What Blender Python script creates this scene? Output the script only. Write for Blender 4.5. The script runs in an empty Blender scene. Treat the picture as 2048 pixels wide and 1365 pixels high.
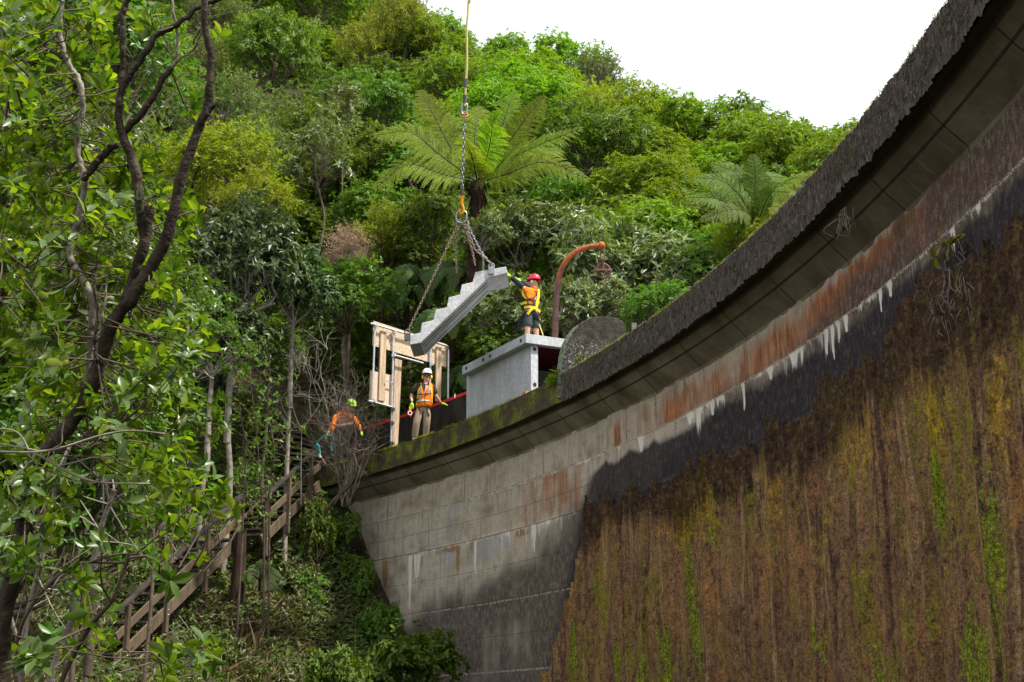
import bpy, math, random
import numpy as np
from math import sin, cos, pi, radians, sqrt
from mathutils import Vector, Matrix
scene = bpy.context.scene
COL = scene.collection

# ------------------------------------------------------------------ camera, sky, sun, exposure
FPX = 2844.4; PITCH = radians(15.3)
cam = bpy.data.cameras.new('camera'); cam.lens = 50; cam.sensor_width = 36; cam.clip_start = .1; cam.clip_end = 2000
camo = bpy.data.objects.new('camera', cam); COL.objects.link(camo)
camo.rotation_euler = (pi/2+PITCH, 0, 0); scene.camera = camo
SUN_DIR = Vector((.50, -.22, .84)).normalized()      # towards the sun
EL = math.asin(SUN_DIR.z); AZ = math.atan2(SUN_DIR.x, SUN_DIR.y)
W = bpy.data.worlds.new('World'); scene.world = W; W.use_nodes = True
wn = W.node_tree; wn.nodes.clear()
def wnode(t, **k):
    n = wn.nodes.new(t)
    for a, b in k.items(): setattr(n, a, b)
    return n
sky = wnode('ShaderNodeTexSky', sky_type='NISHITA', sun_disc=False, sun_elevation=EL, sun_rotation=AZ)
tc = wnode('ShaderNodeTexCoord'); cn = wnode('ShaderNodeTexNoise'); cn.inputs['Scale'].default_value = 2.6; cn.inputs['Detail'].default_value = 5
cr = wnode('ShaderNodeValToRGB'); cr.color_ramp.elements[0].position = .40; cr.color_ramp.elements[0].color = (.52,)*3+(1,)
cr.color_ramp.elements[1].position = .58; cr.color_ramp.elements[1].color = (.985,)*3+(1,)
mx = wnode('ShaderNodeMix', data_type='RGBA'); bg = wnode('ShaderNodeBackground'); wo = wnode('ShaderNodeOutputWorld')
bg.inputs['Strength'].default_value = .10
mx.inputs['B'].default_value = (6.0, 6.0, 6.05, 1)
wn.links.new(tc.outputs['Generated'], cn.inputs['Vector']); wn.links.new(cn.outputs['Fac'], cr.inputs['Fac'])
wn.links.new(cr.outputs['Color'], mx.inputs['Factor']); wn.links.new(sky.outputs['Color'], mx.inputs['A'])
wn.links.new(mx.outputs['Result'], bg.inputs['Color']); wn.links.new(bg.outputs['Background'], wo.inputs['Surface'])
sl = bpy.data.lights.new('sun', 'SUN'); sl.energy = 3.1; sl.angle = radians(3); sl.color = (1, .95, .86)
so = bpy.data.objects.new('sun', sl); COL.objects.link(so); so.rotation_euler = SUN_DIR.to_track_quat('Z', 'Y').to_euler()
scene.view_settings.view_transform = 'Standard'; scene.view_settings.look = 'None'; scene.view_settings.exposure = 1.4
scene.cycles.max_bounces = 6; scene.cycles.diffuse_bounces = 3; scene.cycles.glossy_bounces = 2; scene.cycles.transmission_bounces = 3

# ------------------------------------------------------------------ surveying: photo bearings to places
cP, sP = cos(PITCH), sin(PITCH)
def ray(px, py):
    a = (px-1024)/FPX; b = -(py-682.5)/FPX
    return np.array([a, cP-sP*b, sP+cP*b])
def at(px, py, d): return ray(px, py)*d                  # a place at depth d metres
CX, CY, R0 = -37.833, 10.550, 42.016                     # the arch dam's centre and radius
ZC = 6.6                                                 # its crest
def dam(u, r, z): a = u/R0; return np.array([CX+(R0+r)*cos(a), CY+(R0+r)*sin(a), z])
def on_dam(px, py, r):
    q = ray(px, py); a = q[0]**2+q[1]**2; b = -(q[0]*CX+q[1]*CY); c = CX*CX+CY*CY-(R0+r)**2
    p = q*((-b+sqrt(b*b-a*c))/a)
    return math.atan2(p[1]-CY, p[0]-CX)*R0, p[2]
def on_plane(px, py, o, n):
    q = ray(px, py); return q*(np.dot(o, n)/np.dot(q, n))
def tan_dir(u): a = u/R0; return np.array([-sin(a), cos(a), 0])
def rad_dir(u): a = u/R0; return np.array([cos(a), sin(a), 0])
def unit(v): v = np.asarray(v, float); return v/(np.linalg.norm(v, axis=-1, keepdims=True)+1e-12)

# value noise
def _h(ix, iy, s):
    n = (ix.astype(np.int64)*374761393+iy.astype(np.int64)*668265263+s*974711) & 0x7fffffff
    n = ((n ^ (n >> 13))*1274126177) & 0x7fffffff
    return ((n ^ (n >> 16)) & 0xffff)/65535.
def vn(x, y, s=0):
    x = np.asarray(x, float); y = np.asarray(y, float)+0*x; x = x+0*y
    ix = np.floor(x); iy = np.floor(y); fx = x-ix; fy = y-iy; fx = fx*fx*(3-2*fx); fy = fy*fy*(3-2*fy)
    return (_h(ix, iy, s)*(1-fx)+_h(ix+1, iy, s)*fx)*(1-fy)+(_h(ix, iy+1, s)*(1-fx)+_h(ix+1, iy+1, s)*fx)*fy
def fbm(x, y, s=0, o=4):
    t = 0; a = .5
    for k in range(o): t = t+a*vn(np.asarray(x)*2**k, np.asarray(y)*2**k, s+k*7); a *= .5
    return t
def sstep(a, b, x): t = np.clip((x-a)/(b-a), 0, 1); return t*t*(3-2*t)

# ------------------------------------------------------------------ objects
def tag(o, label=None, cat=None, group=None, kind=None):
    if label: o['label'] = label
    if cat: o['category'] = cat
    if group: o['group'] = group
    if kind: o['kind'] = kind
    return o
def empty(name, loc=(0, 0, 0), label=None, cat=None, group=None):
    o = bpy.data.objects.new(name, None); COL.objects.link(o); o.location = [float(c) for c in loc]; o.empty_display_size = .2
    return tag(o, label, cat, group)
def link(name, me, mat=None, parent=None):
    o = bpy.data.objects.new(name, me); COL.objects.link(o)
    if mat and not me.materials:
        for m in (mat if isinstance(mat, (list, tuple)) else [mat]): me.materials.append(m)
    if parent: o.parent = parent
    return o
def np_mesh(name, V, faces, smooth=True, mids=None):
    """V (n,3); faces: list of (m,k) int arrays"""
    me = bpy.data.meshes.new(name); V = np.asarray(V, np.float32)
    me.vertices.add(len(V)); me.vertices.foreach_set('co', V.ravel())
    faces = [np.asarray(f, np.int32) for f in faces if len(f)]
    idx = np.concatenate([f.ravel() for f in faces]); tot = np.concatenate([np.full(len(f), f.shape[1], np.int32) for f in faces])
    st = np.concatenate([[0], np.cumsum(tot)[:-1]]).astype(np.int32)
    me.loops.add(len(idx)); me.loops.foreach_set('vertex_index', idx)
    me.polygons.add(len(tot)); me.polygons.foreach_set('loop_start', st); me.polygons.foreach_set('loop_total', tot)
    if mids is not None: me.polygons.foreach_set('material_index', np.asarray(mids, np.int32))
    me.polygons.foreach_set('use_smooth', np.full(len(tot), smooth)); me.update(calc_edges=True); me.validate(); return me
class G:
    """gathers pieces of ONE mesh"""
    def __init__(s): s.V = []; s.F = {}; s.n = 0; s.M = {}
    def add(s, V, *faces, mid=0):
        for f in faces:
            f = np.asarray(f, np.int32)
            if len(f): s.F.setdefault(f.shape[1], []).append(f+s.n); s.M.setdefault(f.shape[1], []).append(np.full(len(f), mid))
        s.V.append(np.asarray(V, float)); s.n += len(V); return s
    def tube(s, pts, rad, sides=8, caps=True, mid=0):
        pts = np.asarray(pts, float); n = len(pts); rad = np.broadcast_to(np.asarray(rad, float), (n,))
        t = np.gradient(pts, axis=0); t = unit(t)
        ref = np.array([0, 0, 1.]) if abs(t[0][2]) < .9 else np.array([1., 0, 0])
        a = unit(np.cross(t[0], ref)); rings = []
        for i in range(n):
            a = unit(a-t[i]*np.dot(a, t[i])); b = np.cross(t[i], a)
            th = np.arange(sides)*2*pi/sides
            rings.append(pts[i]+rad[i]*(np.cos(th)[:, None]*a+np.sin(th)[:, None]*b))
        V = np.concatenate(rings); k = np.arange(sides); k2 = (k+1) % sides
        F = np.concatenate([np.stack([i*sides+k, i*sides+k2, (i+1)*sides+k2, (i+1)*sides+k], 1) for i in range(n-1)])
        s.add(V, F, mid=mid)
        if caps:
            for i, fl in ((0, True), (n-1, False)):
                c = rings[i]; s.add(c, [list(range(sides))[::-1 if fl else 1]], mid=mid)
        return s
    def box(s, c, size, ax=None, mid=0):
        ax = np.eye(3) if ax is None else np.asarray(ax, float); h = np.asarray(size, float)/2
        V = [np.asarray(c, float)+sum(sg[i]*h[i]*ax[i] for i in range(3)) for sg in
             [(-1,-1,-1),(1,-1,-1),(1,1,-1),(-1,1,-1),(-1,-1,1),(1,-1,1),(1,1,1),(-1,1,1)]]
        F = [(0,3,2,1),(4,5,6,7),(0,1,5,4),(1,2,6,5),(2,3,7,6),(3,0,4,7)]
        if np.linalg.det(ax) < 0: F = [f[::-1] for f in F]
        return s.add(V, F, mid=mid)
    def beam(s, a, b, w, h, up=(0, 0, 1), mid=0):
        a = np.asarray(a, float); b = np.asarray(b, float); x = unit(b-a); y = unit(np.cross(up, x)); z = np.cross(x, y)
        return s.box((a+b)/2, (np.linalg.norm(b-a), w, h), (x, y, z), mid)
    def prism(s, poly, ext, mid=0):
        poly = np.asarray(poly, float); n = len(poly); V = np.concatenate([poly, poly+np.asarray(ext, float)])
        nrm = sum(np.cross(poly[i]-poly[0], poly[(i+1) % n]-poly[0]) for i in range(1, n-1))
        f = list(range(n)); r = np.dot(nrm, ext) > 0
        q = [(i, (i+1) % n, n+(i+1) % n, n+i) for i in range(n)]
        if not r: q = [x[::-1] for x in q]
        s.add(V, [f[::-1] if r else f], mid=mid); s.F[n].append(np.asarray([[n+i for i in (f if r else f[::-1])]])+s.n-2*n); s.M[n].append(np.array([mid]))
        s.F.setdefault(4, []).append(np.asarray(q)+s.n-2*n); s.M.setdefault(4, []).append(np.full(n, mid)); return s
    def ball(s, c, r, seg=12, ring=8, z0=-1., z1=1., ax=None, mid=0):
        r = np.broadcast_to(np.asarray(r, float), (3,)); ax = np.eye(3) if ax is None else np.asarray(ax, float)
        th = np.linspace(math.asin(z0), math.asin(z1), ring+1); ph = np.arange(seg)*2*pi/seg
        L = np.stack([np.cos(th)[:, None]*np.cos(ph), np.cos(th)[:, None]*np.sin(ph), np.sin(th)[:, None]+0*ph], -1).reshape(-1, 3)*r
        V = np.asarray(c, float)+L@ax; k = np.arange(seg); k2 = (k+1) % seg
        F = np.concatenate([np.stack([i*seg+k, i*seg+k2, (i+1)*seg+k2, (i+1)*seg+k], 1) for i in range(ring)])
        return s.add(V, F, mid=mid)
    def torus(s, c, R, r, ax=(0, 0, 1), seg=20, sides=8, st=None, mid=0):
        """ring; st = (dir, half_length) stretches it to a chain link"""
        ax = unit(ax); a = unit(np.cross(ax, (0.31, .77, .1))) if st is None else unit(st[0]); b = np.cross(ax, a); V = []
        for i in range(seg):
            t = 2*pi*i/seg; p = R*(cos(t)*a+sin(t)*b); o = unit(p)
            if st is not None: p = p+a*st[1]*(1 if cos(t) > 0 else -1)
            for j in range(sides):
                q = 2*pi*j/sides; V.append(np.asarray(c)+p+r*(cos(q)*o+sin(q)*ax))
        F = [(i*sides+j, ((i+1) % seg)*sides+j, ((i+1) % seg)*sides+(j+1) % sides, i*sides+(j+1) % sides) for i in range(seg) for j in range(sides)]
        return s.add(V, F, mid=mid)
    def mesh(s, name, smooth=False):
        ks = sorted(s.F); return np_mesh(name, np.concatenate(s.V), [np.concatenate(s.F[k]) for k in ks], smooth, np.concatenate([np.concatenate(s.M[k]) for k in ks]))
    def obj(s, name, mat, parent=None, smooth=False, bevel=0, loc=None):
        o = link(name, s.mesh(name, smooth), mat, parent)
        if loc is not None: o.location = loc
        if bevel:
            m = o.modifiers.new('bevel', 'BEVEL'); m.width = bevel; m.segments = 2; m.limit_method = 'ANGLE'; m.angle_limit = radians(40)
        return o
def spline(pts, n=24):
    pts = np.asarray(pts, float); k = len(pts)
    P = np.concatenate([[2*pts[0]-pts[1]], pts, [2*pts[-1]-pts[-2]]]); out = []
    for t in np.linspace(0, k-1-1e-6, n):
        i = int(t); f = t-i; a, b, c, d = P[i:i+4]
        out.append(.5*(2*b+(c-a)*f+(2*a-5*b+4*c-d)*f*f+(3*b-a-3*c+d)*f**3))
    return np.array(out)

# ------------------------------------------------------------------ materials
class NT:
    def __init__(s, name):
        s.m = bpy.data.materials.new(name); s.m.use_nodes = True; s.t = s.m.node_tree; s.t.nodes.clear()
        s.out = s.t.nodes.new('ShaderNodeOutputMaterial')
    def n(s, ty, **k):
        x = s.t.nodes.new(ty)
        for a, b in k.items(): setattr(x, a, b)
        return x
    def set(s, sock, v):
        if hasattr(v, 'is_output') or isinstance(v, bpy.types.NodeSocket): s.t.links.new(v, sock)
        elif isinstance(v, (tuple, list)) and len(v) == 3 and sock.type == 'RGBA': sock.default_value = (*v, 1)
        else: sock.default_value = v
    def math(s, op, a, b=0., c=None, clamp=False):
        x = s.n('ShaderNodeMath', operation=op); x.use_clamp = clamp; s.set(x.inputs[0], a); s.set(x.inputs[1], b)
        if c is not None: s.set(x.inputs[2], c)
        return x.outputs[0]
    def mix(s, f, a, b, blend='MIX'):
        x = s.n('ShaderNodeMix', data_type='RGBA', blend_type=blend); s.set(x.inputs['Factor'], f); s.set(x.inputs['A'], a); s.set(x.inputs['B'], b); return x.outputs['Result']
    def vec(s, x, y, z=0.):
        c = s.n('ShaderNodeCombineXYZ'); s.set(c.inputs[0], x); s.set(c.inputs[1], y); s.set(c.inputs[2], z); return c.outputs[0]
    def noise(s, v, scale=1., detail=4, rough=.55, dist=0., fac=True):
        x = s.n('ShaderNodeTexNoise'); s.set(x.inputs['Vector'], v); x.inputs['Scale'].default_value = scale; x.inputs['Detail'].default_value = detail
        x.inputs['Roughness'].default_value = rough; x.inputs['Distortion'].default_value = dist; return x.outputs['Fac'] if fac else x.outputs['Color']
    def vmul(s, v, k):
        x = s.n('ShaderNodeVectorMath', operation='MULTIPLY'); s.set(x.inputs[0], v); x.inputs[1].default_value = k; return x.outputs[0]
    def ramp(s, f, stops, interp='LINEAR'):
        x = s.n('ShaderNodeValToRGB'); e = x.color_ramp.elements; x.color_ramp.interpolation = interp
        while len(e) < len(stops): e.new(.5)
        for el, (p, c) in zip(e, stops): el.position = p; el.color = (*((c,)*3 if isinstance(c, (int, float)) else c), 1)
        s.set(x.inputs['Fac'], f); return x.outputs['Color']
    def sm(s, x, a, b):
        m = s.n('ShaderNodeMapRange', interpolation_type='SMOOTHSTEP'); s.set(m.inputs[0], x); m.inputs[1].default_value = a; m.inputs[2].default_value = b; return m.outputs[0]
    def attr(s, name): return s.n('ShaderNodeAttribute', attribute_name=name).outputs['Fac']
    def obj(s): return s.n('ShaderNodeTexCoord').outputs['Object']
    def pos(s): return s.n('ShaderNodeNewGeometry').outputs['Position']
    def bump(s, h, dist=.01, strength=1.):
        b = s.n('ShaderNodeBump'); s.set(b.inputs['Height'], h); b.inputs['Distance'].default_value = dist; b.inputs['Strength'].default_value = strength; return b.outputs[0]
    def finish(s, col, rough=.7, spec=.3, metal=0., normal=None, trans=None):
        p = s.n('ShaderNodeBsdfPrincipled'); s.set(p.inputs['Base Color'], col); s.set(p.inputs['Roughness'], rough); p.inputs['Specular IOR Level'].default_value = spec
        p.inputs['Metallic'].default_value = metal
        if normal is not None: s.set(p.inputs['Normal'], normal)
        sh = p.outputs[0]
        if trans:
            f, c = trans; t = s.n('ShaderNodeBsdfTranslucent'); s.set(t.inputs[0], c); mx = s.n('ShaderNodeMixShader'); s.set(mx.inputs[0], f)
            s.t.links.new(sh, mx.inputs[1]); s.t.links.new(t.outputs[0], mx.inputs[2]); sh = mx.outputs[0]
        s.t.links.new(sh, s.out.inputs[0]); return s.m
def noisy(name, c1, c2, scale=6., rough=.7, spec=.3, metal=0., bump=0., stretch=(1, 1, 1), detail=5, fine=60.):
    t = NT(name); v = t.vmul(t.obj(), stretch); f = t.noise(v, scale, detail, .6); g = t.noise(v, fine, 2)
    col = t.mix(t.ramp(f, [(.3, 0.), (.7, 1.)]), c1, c2); col = t.mix(.25, col, t.ramp(g, [(.3, .15), (.7, .95)]), 'OVERLAY')
    nm = t.bump(t.math('ADD', f, t.math('MULTIPLY', g, .5)), bump) if bump else None
    return t.finish(col, rough, spec, metal, nm)
def leaf_mat(name, cols, rough=.4, spec=.45, tr=.33, under=None, tmul=(1.25, 1.35, .6)):
    t = NT(name); geo = t.n('ShaderNodeNewGeometry'); oi = t.n('ShaderNodeObjectInfo')
    k = len(cols); col = t.ramp(geo.outputs['Random Per Island'], [(i/max(1, k-1), c) for i, c in enumerate(cols)])
    hs = t.n('ShaderNodeHueSaturation'); s2 = t.math('MULTIPLY_ADD', oi.outputs['Random'], .45, .8); t.set(hs.inputs['Value'], s2)
    t.set(hs.inputs['Hue'], t.math('MULTIPLY_ADD', oi.outputs['Random'], .05, .475)); t.set(hs.inputs['Color'], col); col = hs.outputs[0]
    tcol = t.mix(1., col, tmul, 'MULTIPLY')
    if under: col = t.mix(geo.outputs['Backfacing'], col, under)
    return t.finish(col, rough, spec, trans=(tr, tcol))
M = {}
M['new_concrete'] = noisy('new_concrete', (.33, .34, .36), (.50, .515, .54), 2.2, .75, .25, bump=.006, stretch=(1, 1, .55), detail=7, fine=26)
M['stair_concrete'] = noisy('stair_concrete', (.33, .335, .345), (.52, .525, .53), 3., .8, .2, bump=.008, detail=7, fine=24)
M['steel'] = noisy('galvanised_steel', (.38, .40, .43), (.55, .57, .60), 9., .42, .5, .55)
M['dark_steel'] = noisy('dark_steel', (.05, .05, .06), (.11, .11, .12), 9., .5, .4, .3)
M['chain_steel'] = noisy('bright_chain', (.16, .165, .185), (.34, .35, .38), 30., .35, .5, .7)
M['chain_rust'] = noisy('rusty_chain', (.16, .11, .07), (.32, .26, .20), 30., .6, .4, .3)
M['rust'] = noisy('rust', (.17, .06, .03), (.34, .12, .05), 5., .85, .2, bump=.01, fine=40)
M['old_rust'] = noisy('old_rust', (.10, .055, .045), (.20, .115, .09), 5., .85, .2, bump=.01, fine=40)
M['orange_steel'] = noisy('orange_paint', (.7, .25, .01), (.8, .33, .02), 8., .45, .4)
M['osb'] = noisy('strand_board', (.30, .205, .12), (.66, .53, .38), 22., .8, .2, stretch=(1, 1, 2.0), detail=2, fine=30)
M['plywood'] = noisy('plywood', (.50, .35, .25), (.60, .45, .335), 5., .75, .2, stretch=(1, 1, .25))
M['stud'] = noisy('sawn_timber', (.27, .19, .115), (.54, .415, .285), 5., .8, .2, stretch=(3, 3, .3))
M['post_wood'] = noisy('weathered_post', (.06, .044, .028), (.135, .10, .064), 4., .85, .2, bump=.004, stretch=(2, 2, .5))
M['rail_wood'] = noisy('dark_rail', (.022, .018, .016), (.06, .05, .044), 4., .9, .08, bump=.004)
M['tread_wood'] = noisy('old_tread', (.045, .037, .028), (.10, .082, .063), 4., .85, .2)
M['red_strip'] = noisy('red_edging', (.45, .01, .02), (.6, .02, .03), 4., .6, .3)
M['pink'] = noisy('pink_paint', (.75, .12, .28), (.85, .2, .38), 4., .6, .3)
M['brick'] = noisy('orange_timber_block', (.4, .16, .08), (.5, .22, .12), 8., .8, .2)
M['yellow_rope'] = noisy('yellow_rope', (.50, .40, .12), (.66, .57, .25), 60., .7, .2)
M['teal_rope'] = noisy('teal_rope', (.0, .22, .2), (.02, .35, .32), 30., .5, .3)
M['bark_dark'] = noisy('dark_mossy_bark', (.02, .015, .011), (.075, .058, .042), 9., .9, .2, bump=.02, fine=45)
M['bark_grey'] = noisy('pale_grey_bark', (.10, .085, .065), (.30, .27, .22), 8., .85, .2, bump=.006)
M['bark_brown'] = noisy('brown_bark', (.05, .037, .027), (.13, .10, .075), 5., .9, .2, bump=.01)
M['twig'] = noisy('dead_twig', (.11, .085, .065), (.26, .215, .18), 7., .85, .2)
M['fern_trunk'] = noisy('fern_trunk', (.015, .01, .007), (.06, .035, .022), 6., .95, .1, bump=.04)
M['rachis'] = noisy('fern_rachis', (.02, .013, .008), (.05, .033, .02), 6., .6, .3)
M['skin'] = noisy('skin', (.50, .27, .19), (.56, .31, .22), 8., .55, .35)
M['olive_cloth'] = noisy('olive_cloth', (.028, .026, .014), (.05, .046, .026), 7., .9, .1)
M['khaki_cloth'] = noisy('khaki_cloth', (.22, .17, .115), (.33, .26, .185), 6., .9, .1, bump=.008, fine=8)
M['orange_cloth'] = noisy('orange_cloth', (.72, .13, .004), (.95, .26, .012), 9., .75, .2, bump=.02)
M['yellow_web'] = noisy('yellow_webbing', (.68, .45, .015), (.80, .57, .04), 9., .7, .2)
M['black_web'] = noisy('black_webbing', (.012, .012, .014), (.035, .035, .04), 12., .7, .2)
M['silver_tape'] = noisy('silver_tape', (.26, .23, .22), (.38, .34, .33), 12., .5, .3)
M['green_glove'] = noisy('lime_glove', (.35, .72, .03), (.45, .85, .06), 14., .7, .2)
M['white_shell'] = noisy('white_helmet', (.72, .73, .74), (.82, .82, .82), 5., .35, .5)
M['red_shell'] = noisy('red_helmet', (.62, .02, .05), (.75, .035, .08), 5., .35, .5)
M['lime_shell'] = noisy('lime_helmet', (.35, .75, .03), (.45, .85, .06), 5., .4, .5)
M['yellow_shell'] = noisy('yellow_plastic', (.80, .48, .01), (.88, .58, .02), 5., .4, .5)
M['blue_glass'] = noisy('blue_lens', (.006, .015, .10), (.015, .04, .22), 12., .12, .6)
M['hair'] = noisy('dark_hair', (.02, .013, .008), (.05, .035, .022), 20., .7, .2)
M['navy_cloth'] = noisy('navy_cloth', (.018, .021, .034), (.035, .04, .058), 8., .85, .15, bump=.01)
M['grey_shorts'] = noisy('dark_green_shorts', (.035, .045, .042), (.06, .075, .07), 8., .9, .1)
M['black_cloth'] = noisy('black_cloth', (.01, .011, .015), (.025, .027, .033), 8., .85, .15)
M['boot'] = noisy('boot_leather', (.02, .02, .018), (.05, .045, .04), 9., .7, .2)
M['dark_hole'] = noisy('dark_socket', (.02, .02, .022), (.04, .04, .042), 9., .8, .1)
M['hose'] = noisy('black_hose', (.012, .012, .012), (.03, .03, .03), 9., .5, .3)
M['lf_bright'] = leaf_mat('leaves_bright_green', [(.07,.13,.010), (.135,.22,.014), (.22,.32,.022), (.10,.175,.015)], .5, .25, .4, tmul=(1.3, 1.4, .5))
M['lf_yellow'] = leaf_mat('leaves_yellow_green', [(.14,.20,.012), (.21,.275,.018), (.27,.34,.025), (.11,.17,.015)], .55, .22, .4, tmul=(1.3, 1.4, .5))
M['lf_olive'] = leaf_mat('leaves_olive', [(.14,.155,.018), (.21,.20,.02), (.25,.22,.025), (.13,.15,.022)], .5, .4)
M['lf_dark'] = leaf_mat('leaves_blue_green', [(.035,.065,.018), (.06,.10,.027), (.085,.13,.04), (.055,.09,.03)], .42, .45, .25)
M['lf_gloss'] = leaf_mat('leaves_glossy_green', [(.042,.085,.011), (.07,.13,.016), (.12,.19,.021), (.055,.11,.014)], .38, .45, .38)
M['lf_mid'] = leaf_mat('leaves_mid_green', [(.055,.105,.011), (.095,.16,.018), (.145,.22,.026), (.075,.13,.016)], .5, .28, .36, tmul=(1.3, 1.4, .5))
M['lf_pale'] = leaf_mat('leaves_pale_backed', [(.10,.14,.028), (.15,.19,.045), (.20,.235,.07), (.085,.12,.025)], .42, .5, .28, under=(.21, .27, .12))
M['lf_scrub'] = leaf_mat('leaves_grey_scrub', [(.08,.12,.025), (.12,.165,.04), (.15,.17,.05), (.11,.155,.025)], .6, .2, .3)
M['lf_dead'] = leaf_mat('dead_brown_leaves', [(.36,.265,.16), (.45,.34,.215), (.52,.40,.26), (.28,.195,.115)], .8, .15, .25, tmul=(1, .95, .8))
M['lf_near'] = leaf_mat('large_glossy_leaves', [(.035,.095,.008), (.06,.15,.011), (.14,.26,.016), (.042,.11,.010), (.27,.39,.025), (.048,.125,.012)], .36, .45, .48, under=(.11, .18, .045), tmul=(1.3, 1.45, .5))
M['lf_floor'] = leaf_mat('bank_leaves', [(.04,.065,.011), (.065,.10,.016), (.10,.14,.022), (.11,.115,.035), (.055,.085,.016)], .45, .4, .28)
M['grass_dry'] = leaf_mat('dry_grass', [(.22,.155,.085), (.28,.21,.12), (.12,.14,.04), (.16,.10,.06), (.10,.13,.03)], .7, .2, .25, tmul=(1.1, 1, .7))
M['grass_green'] = leaf_mat('green_grass', [(.06,.12,.015), (.10,.17,.025), (.13,.18,.035), (.05,.09,.018)], .5, .3, .3)
M['lf_fern'] = leaf_mat('fern_fronds', [(.10,.165,.012), (.155,.23,.018), (.22,.295,.025), (.13,.195,.014)], .6, .15, .45, tmul=(1.4, 1.45, .5))
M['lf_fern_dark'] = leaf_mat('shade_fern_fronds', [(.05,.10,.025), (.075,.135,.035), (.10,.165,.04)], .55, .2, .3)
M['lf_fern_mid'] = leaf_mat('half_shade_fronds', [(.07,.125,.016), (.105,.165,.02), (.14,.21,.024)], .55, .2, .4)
M['moss'] = leaf_mat('moss_blades', [(.16,.20,.008), (.22,.25,.01), (.26,.26,.02), (.11,.16,.012)], .8, .1, .3)
M['wall_moss'] = leaf_mat('bright_wall_moss', [(.11,.145,.01), (.18,.22,.014), (.26,.29,.02), (.09,.105,.01)], .8, .1, .25)
M['hang_moss'] = leaf_mat('dry_hanging_moss', [(.06,.048,.04), (.12,.10,.083), (.19,.165,.142), (.11,.105,.04), (.30,.28,.26)], .9, .1, .1, tmul=(1, 1, .9))

# ------------------------------------------------------------------ terrain
ctrl = [at(*a) for a in [(205,1325,28),(120,1365,27),(300,1365,26.5),(640,930,36.6),(560,1060,34),(705,965,37.5),(480,1160,32.3),(740,1120,36),(770,1290,33.0),
    (600,1365,29),(790,1390,30),(0,1400,24),(690,1260,31.2),(400,1250,30),(400,960,38.5),(250,980,37),(100,960,35),(520,800,41),(300,720,44),(100,700,42),(0,500,46),(250,420,54),
    (640,720,44),(700,560,49),(830,600,46),(930,520,48),(1000,470,50),(520,380,56),(680,330,60),(800,220,66),(950,240,70),(600,150,72),(400,140,70),(760,150,78),
    (1100,285,70),(1230,365,66),(1360,412,62),(1470,462,57),(1600,505,52),(1750,520,48),(1150,560,45),(1250,540,44),(1400,500,42),(1550,470,40),(880,150,84),(500,0,90),(250,-30,88),(0,100,70)]]
ctrl += [np.array(p, float) for p in [(5,31,6.0),(8,25,4.5),(10,16,3),(11,8,3),(12,-6,3),(2,36,6.8),(-2,40,8),(0,0,-1.6),(0,10,-1.5),(3,12,-1.6),(-4,12,-1.2),(2,22,-1.4),(-1.2,27,-.9),(0,-12,-1.6),(-14,0,-.4),(-16,14,1),(-26,24,8),
    (5,-10,-1.7),(-40,40,24),(30,60,16),(40,30,10),(-10,112,44),(-50,90,44),(20,100,22),(50,90,10),(-40,0,10),(40,-12,6)]]
ctrl += [dam(*a) for a in [(26.2,.35,3.7),(25.0,.35,2.1),(23.6,.35,.9),(21.5,.35,-.1),(19.,.35,-.9),(16.,.35,-1.4),(23.5,-1.2,.5),(25.2,-1.3,1.6)]]
ctrl = np.array(ctrl); sc_ = 30.
def _k(d): return np.where(d > 0, d*d*np.log(d+1e-9), 0)
_A = ctrl[:, :2]/sc_; _n = len(_A); _K = _k(np.linalg.norm(_A[:, None]-_A[None], axis=2))+.02*np.eye(_n)
_P = np.c_[np.ones(_n), _A]; _S = np.block([[_K, _P], [_P.T, np.zeros((3, 3))]]); _w = np.linalg.solve(_S, np.r_[ctrl[:, 2], 0, 0, 0])
def ground(x, y):
    q = np.stack(np.broadcast_arrays(np.asarray(x, float), np.asarray(y, float)), -1); sh = q.shape[:-1]; q = q.reshape(-1, 2)/sc_
    r = np.concatenate([_k(np.linalg.norm(c[:, None]-_A[None], axis=2))@_w[:_n]+_w[_n]+c@_w[_n+1:] for c in np.array_split(q, max(1, len(q)//4000))])
    return r.reshape(sh)
def gz(x, y): return float(ground(x, y))
gx = np.concatenate([np.linspace(-60, -16, 45)[:-1], np.linspace(-16, 6, 111)[:-1], np.linspace(6, 50, 45)]); gy = np.concatenate([np.linspace(-14, 20, 35)[:-1], np.linspace(20, 42, 111)[:-1], np.linspace(42, 125, 84)])
GX, GY = np.meshgrid(gx, gy, indexing='ij'); GZ = ground(GX, GY)+(fbm(GX*1.4, GY*1.4, 3)-.5)*.5
_r = np.hypot(GX-CX, GY-CY)-R0
GZ = np.where((_r > -.3) & (_r < 4.5) & (GY > 8), np.minimum(GZ, np.where(GY < 35.2, 5.4, 99)), GZ)
nx_, ny_ = GX.shape; ii, jj = np.meshgrid(np.arange(nx_-1), np.arange(ny_-1), indexing='ij')
q = lambda a, b: (a*ny_+b).ravel()
t = NT('forest_soil'); v = t.pos(); f = t.noise(v, 1.3, 6, .65); g = t.noise(v, 9, 3)
col = t.ramp(f, [(.3, (.028, .02, .013)), (.5, (.055, .042, .026)), (.62, (.05, .062, .02)), (.75, (.085, .066, .042))]); col = t.mix(.4, col, t.ramp(g, [(.3, .1), (.7, .9)]), 'OVERLAY')
M['soil'] = t.finish(col, .95, .1, normal=t.bump(t.math('ADD', f, g), .12))
tag(link('hillside', np_mesh('hillside', np.stack([GX, GY, GZ], -1).reshape(-1, 3), [np.stack([q(ii, jj), q(ii+1, jj), q(ii+1, jj+1), q(ii, jj+1)], 1)]), M['soil']), kind='structure')

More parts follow.
